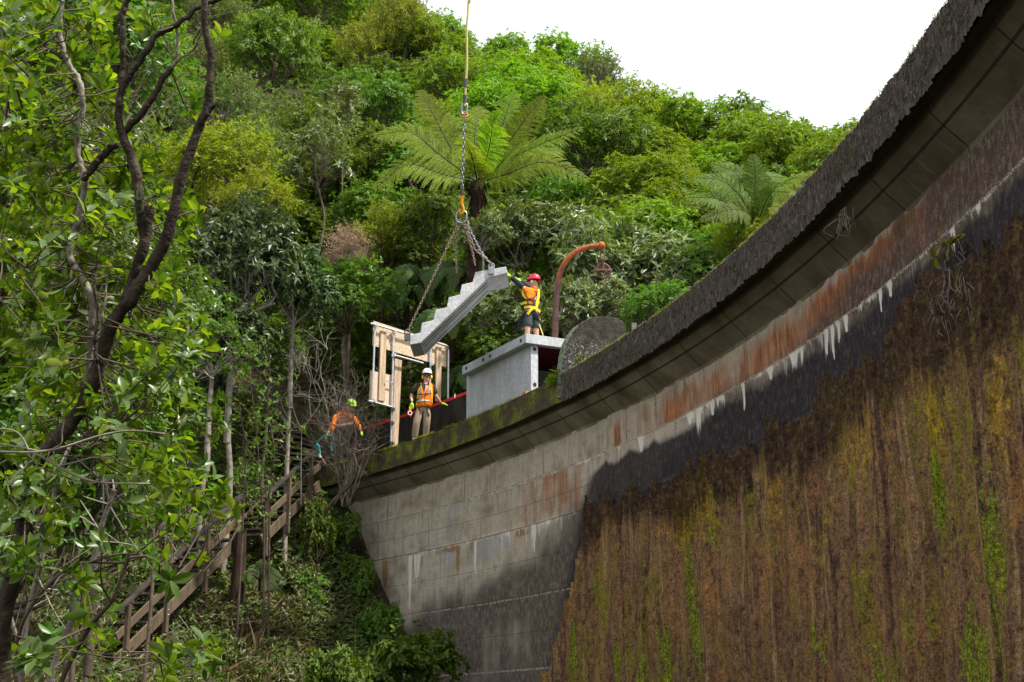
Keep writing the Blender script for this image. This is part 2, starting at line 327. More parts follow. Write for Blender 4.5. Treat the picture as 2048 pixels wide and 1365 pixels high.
# ------------------------------------------------------------------ the arch dam
OV = .5; ZB = 6.12; ZS = 5.66; ZJ1, ZJ2 = 5.0, 4.05
U0, U1 = -18., 32.
dam_t = empty('concrete_dam', dam(12, .5, -2), 'tall curved old concrete dam wall streaked with rust, white lime and brown seepage crust', 'dam')
dam_l = np.array(dam_t.location)
def grid_faces(n, m):
    i, j = np.meshgrid(np.arange(n-1), np.arange(m-1), indexing='ij'); k = lambda a, b: (a*m+b).ravel()
    return np.stack([k(i, j), k(i, j+1), k(i+1, j+1), k(i+1, j)], 1)
def dam_sheet(U, R, Z): a = U/R0; return np.stack([CX+(R0+R)*np.cos(a), CY+(R0+R)*np.sin(a), Z], -1).reshape(-1, 3)-dam_l
def uvmap(me, U, Z):
    uv = me.uv_layers.new(name='UVMap'); li = np.empty(len(me.loops), np.int32); me.loops.foreach_get('vertex_index', li)
    uv.data.foreach_set('uv', np.stack([U.ravel()[li], Z.ravel()[li]], 1).astype(np.float32).ravel())
def fattr(me, name, a): me.attributes.new(name, 'FLOAT', 'POINT').data.foreach_set('value', np.asarray(a, np.float32).ravel())
def in_poly(U, Z, poly):
    poly = np.asarray(poly); ins = np.zeros(U.shape, bool); n = len(poly)
    for i in range(n):
        (x1, y1), (x2, y2) = poly[i], poly[(i+1) % n]
        if y1 == y2: continue
        c = ((y1 > Z) != (y2 > Z)) & (U < (x2-x1)*(Z-y1)/(y2-y1)+x1); ins ^= c
    return ins
us = np.concatenate([np.arange(U0, 0, .08), np.arange(0, U1+.01, .035)]); zs = np.concatenate([np.arange(-2.6, 1, .08), np.arange(1, ZS+.02, .035)])
UU, ZZ = np.meshgrid(us, zs, indexing='ij')
# stains and a dark zone, each in (distance along the wall, height)
lift = np.abs
n1 = fbm(UU*.35, ZZ*.5, 11); n2 = fbm(UU*2.5, ZZ*.35, 12); n3 = fbm(UU*7, ZZ*.8, 13); n4 = fbm(UU*1.1, ZZ*1.1, 14)
band1 = sstep(ZJ1-.02, ZJ1+.02, ZZ)
top_band = np.clip((ZZ-ZJ1)/(ZS-ZJ1), 0, 1)
orange = band1*1.25*sstep(18.2, 13.2, UU)*np.clip(1.0-sstep(.45+.3*sstep(9, 4, UU), 1.0, top_band+.5*(n3-.5))*.8, 0, 1.)*np.clip(.25+1.5*(n2*.45+n3*.35+n4*.4-.38)+.25*sstep(12, 5, UU)+.4*sstep(8, 5, UU), 0, 1.1)
orange += band1*.6*sstep(22, 17, UU)*sstep(.58, .68, n2)*sstep(.95, .3, top_band)
mid_band = sstep(ZJ2-.02, ZJ2+.02, ZZ)*(1-band1)
orange += mid_band*sstep(15.9, 17.2, UU)*sstep(22.5, 19, UU)*sstep(.30, .70, n4*.6+n3*.4)*.75
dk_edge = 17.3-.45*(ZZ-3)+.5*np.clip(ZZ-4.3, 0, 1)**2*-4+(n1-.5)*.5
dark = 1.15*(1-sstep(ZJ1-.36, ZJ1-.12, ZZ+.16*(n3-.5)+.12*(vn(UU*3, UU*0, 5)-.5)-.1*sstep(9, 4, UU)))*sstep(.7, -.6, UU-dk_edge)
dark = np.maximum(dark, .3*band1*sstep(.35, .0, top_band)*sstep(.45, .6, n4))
brownlow = 1.15*(1-sstep(2.5, 3.9, ZZ+(n1-.5)*1.4+.16*(UU-20)))*sstep(26.5, 23.2, UU+(n4-.5)*2-.4*(3-ZZ))*np.clip(.55+1.4*(n2*.4+n4*.6-.3), 0, 1)
def drips(zj, seed, amp, uu):
    uw_ = uu*11+1.6*(vn(uu*4, uu*0, seed)-.5); c = np.floor(uw_); f = uw_-c; side = sstep(0, .22, f)*sstep(1, .78, f)
    L = .05+amp*(_h(c, c*0, seed+5)**2.2*side*(.25+1.2*sstep(.35, .7, vn(uu*1.3, uu*0, seed+1)))+.12*vn(uu*40, uu*0, seed+2))
    return L
d1 = drips(ZJ1, 31, .42*(.35+.65*sstep(16, 13, UU))*sstep(27, 15, UU)*(.35+1.0*vn(UU*.6, UU*0, 77))*sstep(1.5, 4, UU), UU); white = sstep(-.01, .015, ZJ1-ZZ)*sstep(d1+.02, d1*.3-.05, ZJ1-ZZ)*np.clip(.15+1.3*n3, 0, 1)*(.45+.55*sstep(.3, .6, vn(UU*1.7, UU*0, 91)))
d2 = drips(ZJ2, 41, .55*sstep(25.5, 23, UU)*sstep(16.4, 17.6, UU), UU); white = np.maximum(white, .75*sstep(-.01, .015, ZJ2-ZZ)*sstep(d2+.05, d2*.3-.05, ZJ2-ZZ)*np.clip(.2+1.1*n3, 0, 1))
for u_, z0, ln, w_, k_ in [(24.55, 4.0, 1.25, .16, 1.0), (24.25, 4.0, .6, .28, .6), (21.5, 4.0, .75, .09, .8), (25.75, 4.02, .95, .13, .0), (10.1, 5, .45, .07, .9), (7.15, 5, .35, .09, 1.), (6.95, 5, .46, .08, 1.), (6.75, 5, .3, .07, .9), (6.5, 5, .22, .1, .9), (5.4, 5, .28, .09, .9), (5.1, 5, .2, .08, .9), (3.3, 5, .3, .08, .9), (11.3, 5, .25, .15, .8), (12.2, 5, .2, .2, .7), (9.1, 5, .2, .15, .8), (14.2, 5, .3, .3, .5), (18.8, 4.05, .6, .1, .9)]:
    h = (z0-ZZ)/ln; wd = w_*(1-.75*np.clip(h, 0, 1))*(.6+.8*n3); m_ = sstep(0, .03, h)*sstep(1.02, .85, h+.3*(n3-.5))*sstep(wd, wd*.5, np.abs(UU-u_-.05*(n2-.5)))
    white = np.maximum(white, 1.35*k_*m_)
ochre = np.zeros_like(UU)
for u_, z0, ln, w_ in [(25.75, 4.02, 1.1, .17), (24.3, 4.02, .5, .36), (22.3, 4.0, 1.0, .10), (22.6, 4.02, .2, .5), (19.3, 4.03, .25, .5)]:
    h = (z0-ZZ)/ln; ochre = np.maximum(ochre, sstep(0, .03, h)*sstep(1.05, .3, h+.5*(n3-.5))*np.exp(-((UU-u_)/w_)**2)*(.5+.9*n3))
pale = mid_band*sstep(20.5, 22.5, UU)*sstep(27, 25, UU)*sstep(.42, .62, n2*.5+n4*.5)
pale = np.maximum(pale, sstep(ZJ2, ZJ2-.05, ZZ)*sstep(3.2, 3.9, ZZ)*sstep(18.5, 20.5, UU)*sstep(24.2, 23.2, UU)*sstep(.38, .6, n2)*.9)
rel = .016*(fbm(UU*3, ZZ*3, 21)-.5)-.05*sstep(ZJ2+.03, ZJ2-.0, ZZ)-np.clip(3.4-ZZ, 0, 9)*.006
rel = rel+.012*np.exp(-((ZZ-ZJ1)/.02)**2)*-1
fm = np_mesh('wall_face', dam_sheet(UU, OV+rel, ZZ), [grid_faces(*UU.shape)]); uvmap(fm, UU, ZZ)
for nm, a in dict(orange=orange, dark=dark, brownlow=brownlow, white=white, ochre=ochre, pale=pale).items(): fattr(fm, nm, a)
t = NT('stained_wall_concrete'); uv = t.n('ShaderNodeUVMap').outputs[0]; sx = t.n('ShaderNodeSeparateXYZ'); t.set(sx.inputs[0], uv); u_, v_ = sx.outputs[0], sx.outputs[1]
bl = t.noise(t.vec(t.math('MULTIPLY', u_, .9), t.math('MULTIPLY', v_, .9)), 1.6, 6, .65); st = t.noise(t.vec(t.math('MULTIPLY', u_, 9.), t.math('MULTIPLY', v_, .7)), 1.3, 5, .6)
fi = t.noise(t.vec(u_, v_), 34., 3, .7); sp = t.noise(t.vec(u_, t.math('MULTIPLY', v_, .6)), 60., 2, .6); sp2 = t.math('MULTIPLY_ADD', t.noise(t.vec(u_, t.math('MULTIPLY', v_, .55)), 11., 5, .75), .7, t.math('MULTIPLY', sp, .3)); bd = t.noise(t.vec(t.math('MULTIPLY', u_, .35), t.math('MULTIPLY', v_, 14.)), 1.5, 3, .5)
col = t.ramp(bl, [(.28, (.23, .185, .13)), (.44, (.46, .39, .295)), (.56, (.58, .51, .41)), (.72, (.29, .24, .17))])
col = t.mix(t.math('MULTIPLY', t.sm(st, .48, .72), .45), col, (.105, .095, .08)); col = t.mix(t.math('MULTIPLY', t.sm(bd, .5, .66), .25), col, (.31, .30, .275))
def mask(nm, lo=.25, hi=.65, j=.55, by=None): return t.sm(t.math('ADD', t.attr(nm), t.math('MULTIPLY', t.math('SUBTRACT', by if by is not None else st, .5), j)), lo, hi)
col = t.mix(t.math('MULTIPLY', mask('pale', .2, .8), .55), col, (.40, .40, .42))
oc = t.ramp(t.noise(t.vec(t.math('MULTIPLY', u_, 8.), t.math('MULTIPLY', v_, 1.6)), 1.4, 4, .6), [(.3, (.15, .062, .036)), (.48, (.30, .10, .04)), (.62, (.52, .17, .04)), (.78, (.40, .22, .13))])
col = t.mix(t.math('MULTIPLY', mask('orange', .02, 1.05, .4), .92), col, oc)
col = t.mix(t.math('MULTIPLY', mask('brownlow', .2, .8, .6, sp2), .92), col, t.ramp(sp2, [(.36, (.042, .032, .027)), (.50, (.095, .073, .06)), (.62, (.25, .21, .18)), (.72, (.38, .34, .30))]))
col = t.mix(mask('ochre', .3, .7, .5), col, t.ramp(fi, [(.3, (.20, .11, .05)), (.7, (.45, .30, .15))]))
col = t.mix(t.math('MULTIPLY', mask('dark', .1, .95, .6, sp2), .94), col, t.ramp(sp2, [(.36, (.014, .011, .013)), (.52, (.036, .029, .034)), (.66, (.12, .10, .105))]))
def near(x, z, w): return t.math('LESS_THAN', t.math('ABSOLUTE', t.math('SUBTRACT', x, z)), w)
wob = t.math('MULTIPLY', t.math('SUBTRACT', bl, .5), .03); vj = t.math('ADD', v_, wob)
per = t.math('ABSOLUTE', t.math('SUBTRACT', t.math('FRACT', t.math('DIVIDE', t.math('ADD', u_, t.math('MULTIPLY', t.math('GREATER_THAN', v_, ZJ1), .45)), 1.22)), .5))
vl = t.math('MULTIPLY', t.math('SUBTRACT', 1., t.sm(per, .008, .045)), t.math('GREATER_THAN', v_, ZJ2))
col = t.mix(t.math('MULTIPLY', vl, t.math('MULTIPLY', t.math('MULTIPLY', t.sm(st, .3, .6), t.sm(bl, .40, .62)), .6)), col, (.07, .06, .05))
for z_, w_, k_ in ((ZJ1, .014, .7), (ZJ2, .016, .8), (4.5, .006, .55), (2.64, .009, .5), (3.35, .006, .5), (1.9, .007, .5)):
    col = t.mix(t.math('MULTIPLY', near(vj, z_, w_), k_), col, (.035, .03, .025))
for z_, k_ in ((2.61, .7), (1.17, .95), (-.3, .8)):
    col = t.mix(t.math('MULTIPLY', t.math('MULTIPLY', near(vj, z_, .018), t.sm(st, .42, .55)), k_), col, (.42, .39, .34))
col = t.mix(t.math('MULTIPLY', mask('white', .25, .8, .5), .9), col, t.ramp(st, [(.3, (.62, .54, .43)), (.45, (.82, .77, .69)), (.7, (.88, .85, .79))]))
ef = t.math('MULTIPLY', near(v_, ZJ1+.005, .022), t.sm(fi, .45, .6)); col = t.mix(t.math('MULTIPLY', ef, .85), col, (.60, .53, .40))
col = t.mix(.35, col, t.ramp(fi, [(.3, .2), (.7, .8)]), 'OVERLAY')
h = t.math('ADD', t.math('MULTIPLY', fi, .8), t.math('ADD', bl, t.math('MULTIPLY', sp2, .9)))
M['wall'] = t.finish(col, .85, .14, normal=t.bump(h, .018))
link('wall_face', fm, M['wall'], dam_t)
# cornice: soffit, fascia, crest
us2 = np.arange(U0, U1+.01, .05)
prof = [(OV+.0, ZS-.06), (OV-.004, ZS), (.40, ZS+.09), (.27, ZS+.215), (.14, ZS+.35), (.12, ZB-.06), (.115, ZB-.012), (.04, ZB-.012), (-.0, ZB)]
U_, K_ = np.meshgrid(us2, np.arange(len(prof)), indexing='ij'); pr = np.array(prof); jit = .012*(fbm(U_*2, K_*3.3, 51)-.5)
sm_ = np_mesh('soffit', dam_sheet(U_, pr[K_, 0]+jit*(K_ > 1), pr[K_, 1]+jit*(K_ > 1)), [grid_faces(*U_.shape)], smooth=False)
uvmap(sm_, U_, K_*.22+0.)
t = NT('board_marked_soffit'); uv = t.n('ShaderNodeUVMap').outputs[0]; sx = t.n('ShaderNodeSeparateXYZ'); t.set(sx.inputs[0], uv); u_, v_ = sx.outputs[0], sx.outputs[1]
bl = t.noise(t.pos(), 1.2, 6, .65); st = t.noise(t.vec(t.math('MULTIPLY', u_, 6.), t.math('MULTIPLY', v_, .8)), 1.5, 4, .6)
col = t.ramp(bl, [(.3, (.11, .092, .058)), (.5, (.22, .19, .13)), (.65, (.32, .285, .215)), (.78, (.20, .19, .085))])
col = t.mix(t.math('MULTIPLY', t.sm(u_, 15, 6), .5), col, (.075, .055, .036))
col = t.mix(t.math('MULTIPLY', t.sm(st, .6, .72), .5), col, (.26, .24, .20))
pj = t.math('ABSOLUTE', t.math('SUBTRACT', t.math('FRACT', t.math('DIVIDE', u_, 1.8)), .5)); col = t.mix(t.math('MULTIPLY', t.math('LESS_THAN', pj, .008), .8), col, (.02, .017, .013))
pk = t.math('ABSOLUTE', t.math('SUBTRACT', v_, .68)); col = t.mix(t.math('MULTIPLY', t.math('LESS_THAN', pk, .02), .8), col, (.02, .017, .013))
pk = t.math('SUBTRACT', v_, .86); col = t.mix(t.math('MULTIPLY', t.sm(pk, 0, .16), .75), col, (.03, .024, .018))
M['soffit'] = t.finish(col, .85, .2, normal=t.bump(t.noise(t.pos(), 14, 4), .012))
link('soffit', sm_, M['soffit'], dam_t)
zf = np.linspace(0, 1, 15); U_, K_ = np.meshgrid(np.arange(U0, U1+.01, .025), zf, indexing='ij')
rough = sstep(16.7, 16.3, U_)
rr = -.02-.05*rough*fbm(U_*9, K_*3.2, 61)-.03*fbm(U_*2.3, K_*2, 62)-.03*rough*vn(U_*26, K_*6, 63)
bot = ZB-.03-.055*rough*fbm(U_*9, U_*0, 64)-.04*rough*vn(U_*24, U_*0, 67); ztop = ZC+.02*(fbm(U_*4, U_*0, 65)-.5)+.035*rough*(fbm(U_*6, U_*0, 66)-.4)
Zf = bot+(ztop-bot)*K_
fm = np_mesh('fascia', dam_sheet(U_, rr, Zf), [grid_faces(*U_.shape)]); uvmap(fm, U_, Zf)
t = NT('mossy_fascia'); uv = t.n('ShaderNodeUVMap').outputs[0]; sx = t.n('ShaderNodeSeparateXYZ'); t.set(sx.inputs[0], uv); u_, v_ = sx.outputs[0], sx.outputs[1]
st = t.noise(t.vec(t.math('MULTIPLY', u_, 26.), t.math('MULTIPLY', v_, 5.)), 1.2, 5, .65); bl = t.noise(t.pos(), 2.2, 6, .7); fi = t.noise(t.pos(), 38, 3, .7)
dry = t.ramp(st, [(.3, (.028, .022, .018)), (.48, (.085, .068, .056)), (.62, (.165, .142, .122)), (.78, (.33, .30, .27))]); dry = t.mix(t.math('MULTIPLY', t.sm(bl, .5, .7), .5), dry, (.06, .075, .02))
green = t.ramp(t.math('MULTIPLY_ADD', fi, .35, t.math('MULTIPLY', bl, .75)), [(.40, (.05, .04, .028)), (.53, (.10, .082, .05)), (.57, (.12, .115, .035)), (.63, (.19, .23, .022)), (.75, (.26, .31, .03))])
col = t.mix(t.sm(u_, 16.75, 16.45), green, dry)
M['fascia'] = t.finish(col, .95, .1, normal=t.bump(t.math('ADD', st, fi), .03))
link('cornice', fm, M['fascia'], dam_t)
rc = np.array([-.02, .3, .7, 1.1, 1.5, 1.51, 1.5, 1.1]); zc = np.array([0, 0, 0, 0, 0, -1.0, -4.0, -9.]); U_, K_ = np.meshgrid(us2, np.arange(len(rc)), indexing='ij')
link('crest', np_mesh('crest', dam_sheet(U_, rc[K_], ZC-.004+zc[K_]+.02*(fbm(U_*2, K_, 3)-.5)*(K_ < 4)), [grid_faces(*U_.shape)[:, ::-1]]), noisy('crest_concrete', (.05, .05, .03), (.13, .12, .09), 2., .9, .1, bump=.02), dam_t)
# seepage crust, proud of the wall
cp = [on_dam(*p, OV) for p in [(1192, 998), (1270, 985), (1350, 958), (1440, 915), (1530, 878), (1640, 800), (1700, 740), (1780, 690), (1830, 615), (1860, 560)]]
edge = [on_dam(*p, OV) for p in [(1192, 998), (1165, 1120), (1130, 1260), (1085, 1365)]]
poly = [(edge[3][0]+.6, -2.6), edge[3], edge[2], edge[1]]+cp+[(1.6, 4.35), (-10.5, 4.3), (-10.5, -2.6)]
ce = np.concatenate([np.arange(-11, -2, .06), np.arange(-2, 19.6, .024)]); cz = np.arange(-2.5, 4.75, .045); U_, Z_ = np.meshgrid(ce, cz, indexing='ij')
e1 = fbm(U_*3.5, Z_*.6, 71); e2 = fbm(U_*9, Z_*.5, 72); e3 = fbm(U_*24, Z_*3., 73); e0 = fbm(U_*.8, Z_*.25, 74)
pu = U_+(fbm(Z_*1.3, U_*.3, 75)-.5)*.35; pz = Z_+(vn(U_*6, U_*0, 76)-.5)*.34+(vn(U_*17, U_*0, 78)-.5)*.16
inside = in_poly(pu, pz, poly)
th = .03+.09*sstep(.3, .75, e1)*sstep(.3, .6, e0+.1)+.022*e2+.045*(e3-.4)+.03*sstep(18, 6, U_)
stair_ = sstep(.0, .03, np.abs(vn(U_*1.7, Z_*.04, 79)-.5)-.02); th *= .55+.45*stair_
fidx = grid_faces(*U_.shape); vin = inside.ravel(); fidx = fidx[vin[fidx].all(1)]
q1 = vn(U_*2.3, Z_*.05, 81); q2 = vn(U_*5.5, Z_*.07, 82); th += .035*sstep(.45, .52, q1)+.022*sstep(.47, .55, q2)+.02*(vn(U_*14, Z_*.5, 83)-.5)+.02*(vn(U_*13, Z_*9, 84)-.5)
th = np.where(inside, th, 0.005)
U_m, Z_m, th_m, ins_, e2m = U_, Z_, th, inside, e2
cm = np_mesh('seepage_crust', dam_sheet(U_, OV-.035-th, Z_), [fidx]); uvmap(cm, U_, Z_)
gm = np.zeros_like(U_); yl = np.zeros_like(U_)
for px, py, rw, rh, k in [(1395, 1160, .22, .75, 1), (1410, 1290, .3, .9, .8), (1345, 1340, .3, .9, .9), (1205, 1175, .12, .45, 1), (1250, 1330, .2, .7, .9), (1905, 990, .35, .40, 1.1), (1985, 1320, .35, .5, 1), (2030, 1150, .25, 1.2, .7), (1300, 1345, .25, .6, .7), (1670, 1310, .12, .35, .9), (1780, 1345, .2, .4, .6), (1440, 1060, .2, .5, .5), (1160, 1310, .2, .8, .8), (1650, 1280, .1, .3, .8)]:
    a, b = on_dam(px, py, OV); gm = np.maximum(gm, k*np.exp(-((U_-a)/rw)**2-((Z_-b)/rh)**2))
for px, py, rw, rh, k in [(1400, 1030, 1.0, .6, 1.3), (1560, 1000, .6, .6, .7), (1900, 850, .5, .7, .7), (1230, 1060, .5, .4, .5), (1750, 880, .8, .8, .5), (1100, 1340, .2, .5, .6), (2030, 820, .3, .8, .9), (1150, 1200, .2, .6, .7), (1690, 1020, .5, 1., .35)]:
    a, b = on_dam(px, py, OV); yl = np.maximum(yl, k*np.exp(-((U_-a)/rw)**2-((Z_-b)/rh)**2))
gm_ = gm
topd = sstep(2.75, 3.75, Z_+1.2*(e0-.5)+.8*(e1-.5)-.25*sstep(8, 2, U_))
for nm, a in dict(green=gm*(.55+.9*e2), yellow=yl*(.4+1.1*e1), top=topd, deep=1-np.clip(th/.17, 0, 1)).items(): fattr(cm, nm, a)
t = NT('seepage_crust'); uv = t.n('ShaderNodeUVMap').outputs[0]; sx = t.n('ShaderNodeSeparateXYZ'); t.set(sx.inputs[0], uv); u_, v_ = sx.outputs[0], sx.outputs[1]
uw = t.math('ADD', u_, t.math('MULTIPLY', t.math('SUBTRACT', t.noise(t.vec(u_, v_), 1.1, 3), .5), .05))
def vs(ku, kv, sc=1., det=4, ro=.6): return t.noise(t.vec(t.math('MULTIPLY', uw, ku), t.math('MULTIPLY', v_, kv)), sc, det, ro)
s1 = vs(1.9, .16, 1.3, 5, .62); s2 = vs(12., .45, 1.4, 4, .65); s3 = vs(2.4, .42, 1.2, 6, .7); s4 = vs(3.3, .07, 1.2, 3, .7)
gr = t.noise(t.pos(), 30, 3, .8); g2 = t.noise(t.pos(), 9, 5, .75)
col = t.ramp(s1, [(.28, (.105, .056, .037)), (.42, (.19, .10, .056)), (.50, (.26, .15, .075)), (.56, (.16, .082, .05)), (.68, (.25, .145, .075))])
col = t.mix(t.math('MULTIPLY', t.math('MULTIPLY', t.sm(s4, .57, .60), t.sm(s3, .44, .56)), .8), col, (.40, .265, .135))
col = t.mix(t.math('MULTIPLY', t.sm(t.math('ADD', s3, t.math('MULTIPLY', t.math('SUBTRACT', g2, .5), .55)), .50, .68), .75), col, (.15, .125, .024))
col = t.mix(t.math('MULTIPLY', t.sm(t.math('ADD', s3, t.math('MULTIPLY', t.math('SUBTRACT', g2, .5), .5)), .44, .30), .6), col, (.085, .045, .034))
col = t.mix(t.math('MULTIPLY', t.math('MULTIPLY', t.sm(s2, .40, .30), t.sm(s3, .4, .6)), .6), col, (.045, .027, .02)); col = t.mix(t.math('MULTIPLY', t.math('MULTIPLY', t.sm(s4, .42, .395), t.sm(s3, .62, .45)), .7), col, (.05, .03, .022))
b1 = t.noise(t.vec(t.math('MULTIPLY', u_, .7), t.math('MULTIPLY', v_, .45)), 1.6, 6, .72); b2 = t.noise(t.vec(t.math('MULTIPLY', u_, 1.1), t.math('MULTIPLY', v_, .38), 7.), 1.5, 6, .72)
bg = t.math('MULTIPLY', t.math('SUBTRACT', g2, .5), .35)
col = t.mix(t.math('MULTIPLY', t.sm(t.math('ADD', b1, bg), .50, .68), .6), col, (.36, .165, .05)); col = t.mix(t.math('MULTIPLY', t.sm(t.math('ADD', b2, bg), .51, .63), .8), col, (.20, .17, .022)); col = t.mix(t.math('MULTIPLY', t.sm(t.math('ADD', b1, bg), .46, .33), .8), col, (.055, .032, .024))
ya = t.math('MULTIPLY', t.attr('yellow'), t.sm(s3, .3, .55)); col = t.mix(t.math('MULTIPLY', t.sm(t.math('ADD', ya, t.math('MULTIPLY', t.math('SUBTRACT', g2, .5), .9)), .15, .8), .85), col, t.ramp(g2, [(.3, (.15, .115, .012)), (.55, (.34, .22, .02)), (.75, (.50, .25, .04))]))
col = t.mix(t.math('MULTIPLY', t.sm(t.math('ADD', t.attr('top'), t.math('MULTIPLY', t.math('SUBTRACT', s2, .5), 1.2)), .2, .9), .88), col, t.ramp(g2, [(.35, (.016, .010, .007)), (.55, (.045, .026, .014)), (.72, (.12, .085, .03))]))
gmk = t.sm(t.math('ADD', t.math('MULTIPLY', t.attr('green'), t.math('ADD', .4, t.sm(s2, .35, .6))), t.math('MULTIPLY', t.math('SUBTRACT', g2, .5), 1.6)), .35, .62)
col = t.mix(t.math('MULTIPLY', gmk, .92), col, t.ramp(gr, [(.3, (.06, .085, .008)), (.55, (.18, .22, .014)), (.75, (.34, .38, .022))]))
col = t.mix(.9, col, t.ramp(t.math('MULTIPLY_ADD', gr, .6, t.math('MULTIPLY', g2, .4)), [(.34, .03), (.66, .97)]), 'OVERLAY')
hs = t.n('ShaderNodeHueSaturation'); hs.inputs['Saturation'].default_value = 1.0; hs.inputs['Value'].default_value = 1.12; t.set(hs.inputs['Color'], col); col = hs.outputs[0]
M['crust'] = t.finish(col, .9, .15, normal=t.bump(t.math('ADD', gr, t.math('MULTIPLY', g2, .8)), .04, .9))
link('seepage_crust', cm, M['crust'], dam_t)

# ------------------------------------------------------------------ leaves and crowns
def leaf_blades(pos, d, n, L, W, near=False, droop=.12, fold=.08):
    pos = np.asarray(pos, float); N = len(pos); d = unit(d); side = unit(np.cross(n, d)); n = np.cross(d, side)
    L = np.broadcast_to(L, (N,))[:, None]; W = np.broadcast_to(W, (N,))[:, None]
    def v(x, y, z): return pos+d*L*x+side*W*y+n*(W*z*2.4-L*droop*x*x)
    if near:
        S = [(.0, 0)]; vs = [v(0, 0, 0)]
        for x, w in ((.18, .33), (.5, .5), (.8, .32)): vs += [v(x, -w, fold*w*2), v(x, 0, 0), v(x, w, fold*w*2)]
        vs.append(v(1, 0, 0)); V = np.stack(vs, 1).reshape(-1, 3); o = (np.arange(N)*11)[:, None]
        T = np.concatenate([o+np.array(f) for f in ((0, 2, 1), (0, 3, 2), (7, 8, 10), (8, 9, 10))])
        Q = np.concatenate([o+np.array(f) for k in (0, 3) for f in ((1+k, 2+k, 5+k, 4+k), (2+k, 3+k, 6+k, 5+k))]); return V, T, Q
    V = np.stack([v(0, 0, 0), v(.42, -.5, fold), v(1, 0, 0), v(.42, .5, fold)], 1).reshape(-1, 3); o = (np.arange(N)*4)[:, None]
    T = np.concatenate([o+np.array((0, 2, 1)), o+np.array((0, 3, 2))]); return V, T, np.zeros((0, 4), int)
def rosettes(rng, P, axis, nleaf, L, W, spread, near=False, droop=.15, jit=.25, stem=0.):
    N = len(P); axis = unit(axis); ref = np.where(np.abs(axis[:, 2:]) < .9, [[0, 0, 1.]], [[1., 0, 0]]); a = unit(np.cross(axis, ref)); b = np.cross(axis, a)
    k = np.arange(nleaf); ang = (k*2.39996)[None]+rng.random((N, 1))*6.28+rng.normal(0, .25, (N, nleaf)); ti = np.radians(rng.uniform(spread[0], spread[1], (N, nleaf)))
    rad = np.cos(ang)[..., None]*a[:, None]+np.sin(ang)[..., None]*b[:, None]
    d = axis[:, None]*np.cos(ti)[..., None]+rad*np.sin(ti)[..., None]+rng.normal(0, jit*.4, (N, nleaf, 3)); nn = axis[:, None]*np.sin(ti)[..., None]-rad*np.cos(ti)[..., None]+rng.normal(0, jit, (N, nleaf, 3))
    p0 = P[:, None]+axis[:, None]*(stem*(rng.random((N, nleaf))-.5))[..., None]
    LL = L*rng.uniform(.65, 1.2, (N, nleaf)); WW = W*LL/L
    return leaf_blades(p0.reshape(-1, 3), d.reshape(-1, 3), nn.reshape(-1, 3), LL.ravel(), WW.ravel(), near, droop)
def rdir(rng, n): return unit(rng.normal(size=(n, 3)))
def crown_parts(seed, R3, lobes=9, nclu=700, nleaf=9, L=.17, W=.06, up=.5, spread=(45, 95), fill=.4, near=False, stem=.06, th=1.6, droop=.15, flat=.0, twigs=50, trad=.07, lobe_r=.38):
    rng = np.random.default_rng(seed); R3 = np.array(R3); c0 = np.array([0, 0, th+R3[2]*.75])
    ld = rdir(rng, lobes); ld[:, 2] = np.abs(ld[:, 2])*1.0-.25; LC = c0+unit(ld)*R3*rng.uniform(.35, .68, (lobes, 1)); LC[0] = c0+R3*[0, 0, .35]
    LR = lobe_r*rng.uniform(.75, 1.15, lobes)[:, None]*R3; out = []
    k = rng.integers(0, lobes, nclu*4); dd = rdir(rng, nclu*4); dd[:, 2] = np.where(dd[:, 2] < -.35, -dd[:, 2], dd[:, 2]); rad = 1-(1-rng.random(nclu*4)**.6)*fill
    P = LC[k]+dd*LR[k]*rad[:, None]; q = np.linalg.norm((P[:, None]-LC[None])/LR[None], axis=2).min(1); ok = (q > .72) | (rng.random(len(P)) < .18)
    P = P[ok][:nclu]; dd = dd[ok][:nclu]; P = P+rng.normal(0, .085, P.shape)*R3
    ax = unit(dd*.7+np.array([0, 0, up])+rng.normal(0, .28, P.shape))
    g = G(); V, T, Q = rosettes(rng, P, ax, nleaf, L, W, spread, near, droop, stem=stem); g.add(V, T, Q)
    b = G(); top = c0-np.array([0, 0, R3[2]*.5]); pts = spline([(0, 0, -.8), (rng.normal(0, .08), rng.normal(0, .08), th*.5), top], 8); b.tube(pts, np.linspace(trad*1.25, trad*.85, 8), 7, False)
    lj = []
    for c in LC:
        m = (top+c)/2+rng.normal(0, .15, 3)*R3; e = spline([top, m, c], 6); b.tube(e, np.linspace(trad*.7, trad*.22, 6), 5, False); lj.append(e)
    for i in rng.integers(0, len(P), twigs):
        j = np.argmin(np.linalg.norm(LC-P[i], axis=1)); s_ = lj[j][rng.integers(2, 6)]; m = (s_+P[i])/2+rng.normal(0, .08, 3)*R3; b.tube(spline([s_, m, P[i]], 4), np.linspace(trad*.2, trad*.07, 4), 4, False)
    return g, b
PROTO = {}
def proto(kind, leafm, barkm, variants, **kw):
    L_ = []
    for v in range(variants):
        g, b = crown_parts(hash_(kind)+v, **kw); cm_ = g.mesh('crown', False); cm_.materials.append(M[leafm]); bm_ = b.mesh('trunk', True); bm_.materials.append(M[barkm]); L_.append((cm_, bm_))
    PROTO[kind] = L_
def hash_(s): return sum(ord(c)*(i*31+7) for i, c in enumerate(s)) % 99991
proto('rosette', 'lf_bright', 'bark_brown', 3, R3=(2.3, 2.3, 1.9), lobes=11, nclu=900, nleaf=9, L=.20, W=.065, up=.7, spread=(50, 95), th=2.0)
proto('yellow', 'lf_yellow', 'bark_brown', 2, R3=(1.9, 1.9, 1.7), lobes=10, nclu=1300, nleaf=8, L=.12, W=.05, up=.5, th=1.4, stem=.2, spread=(30, 90))
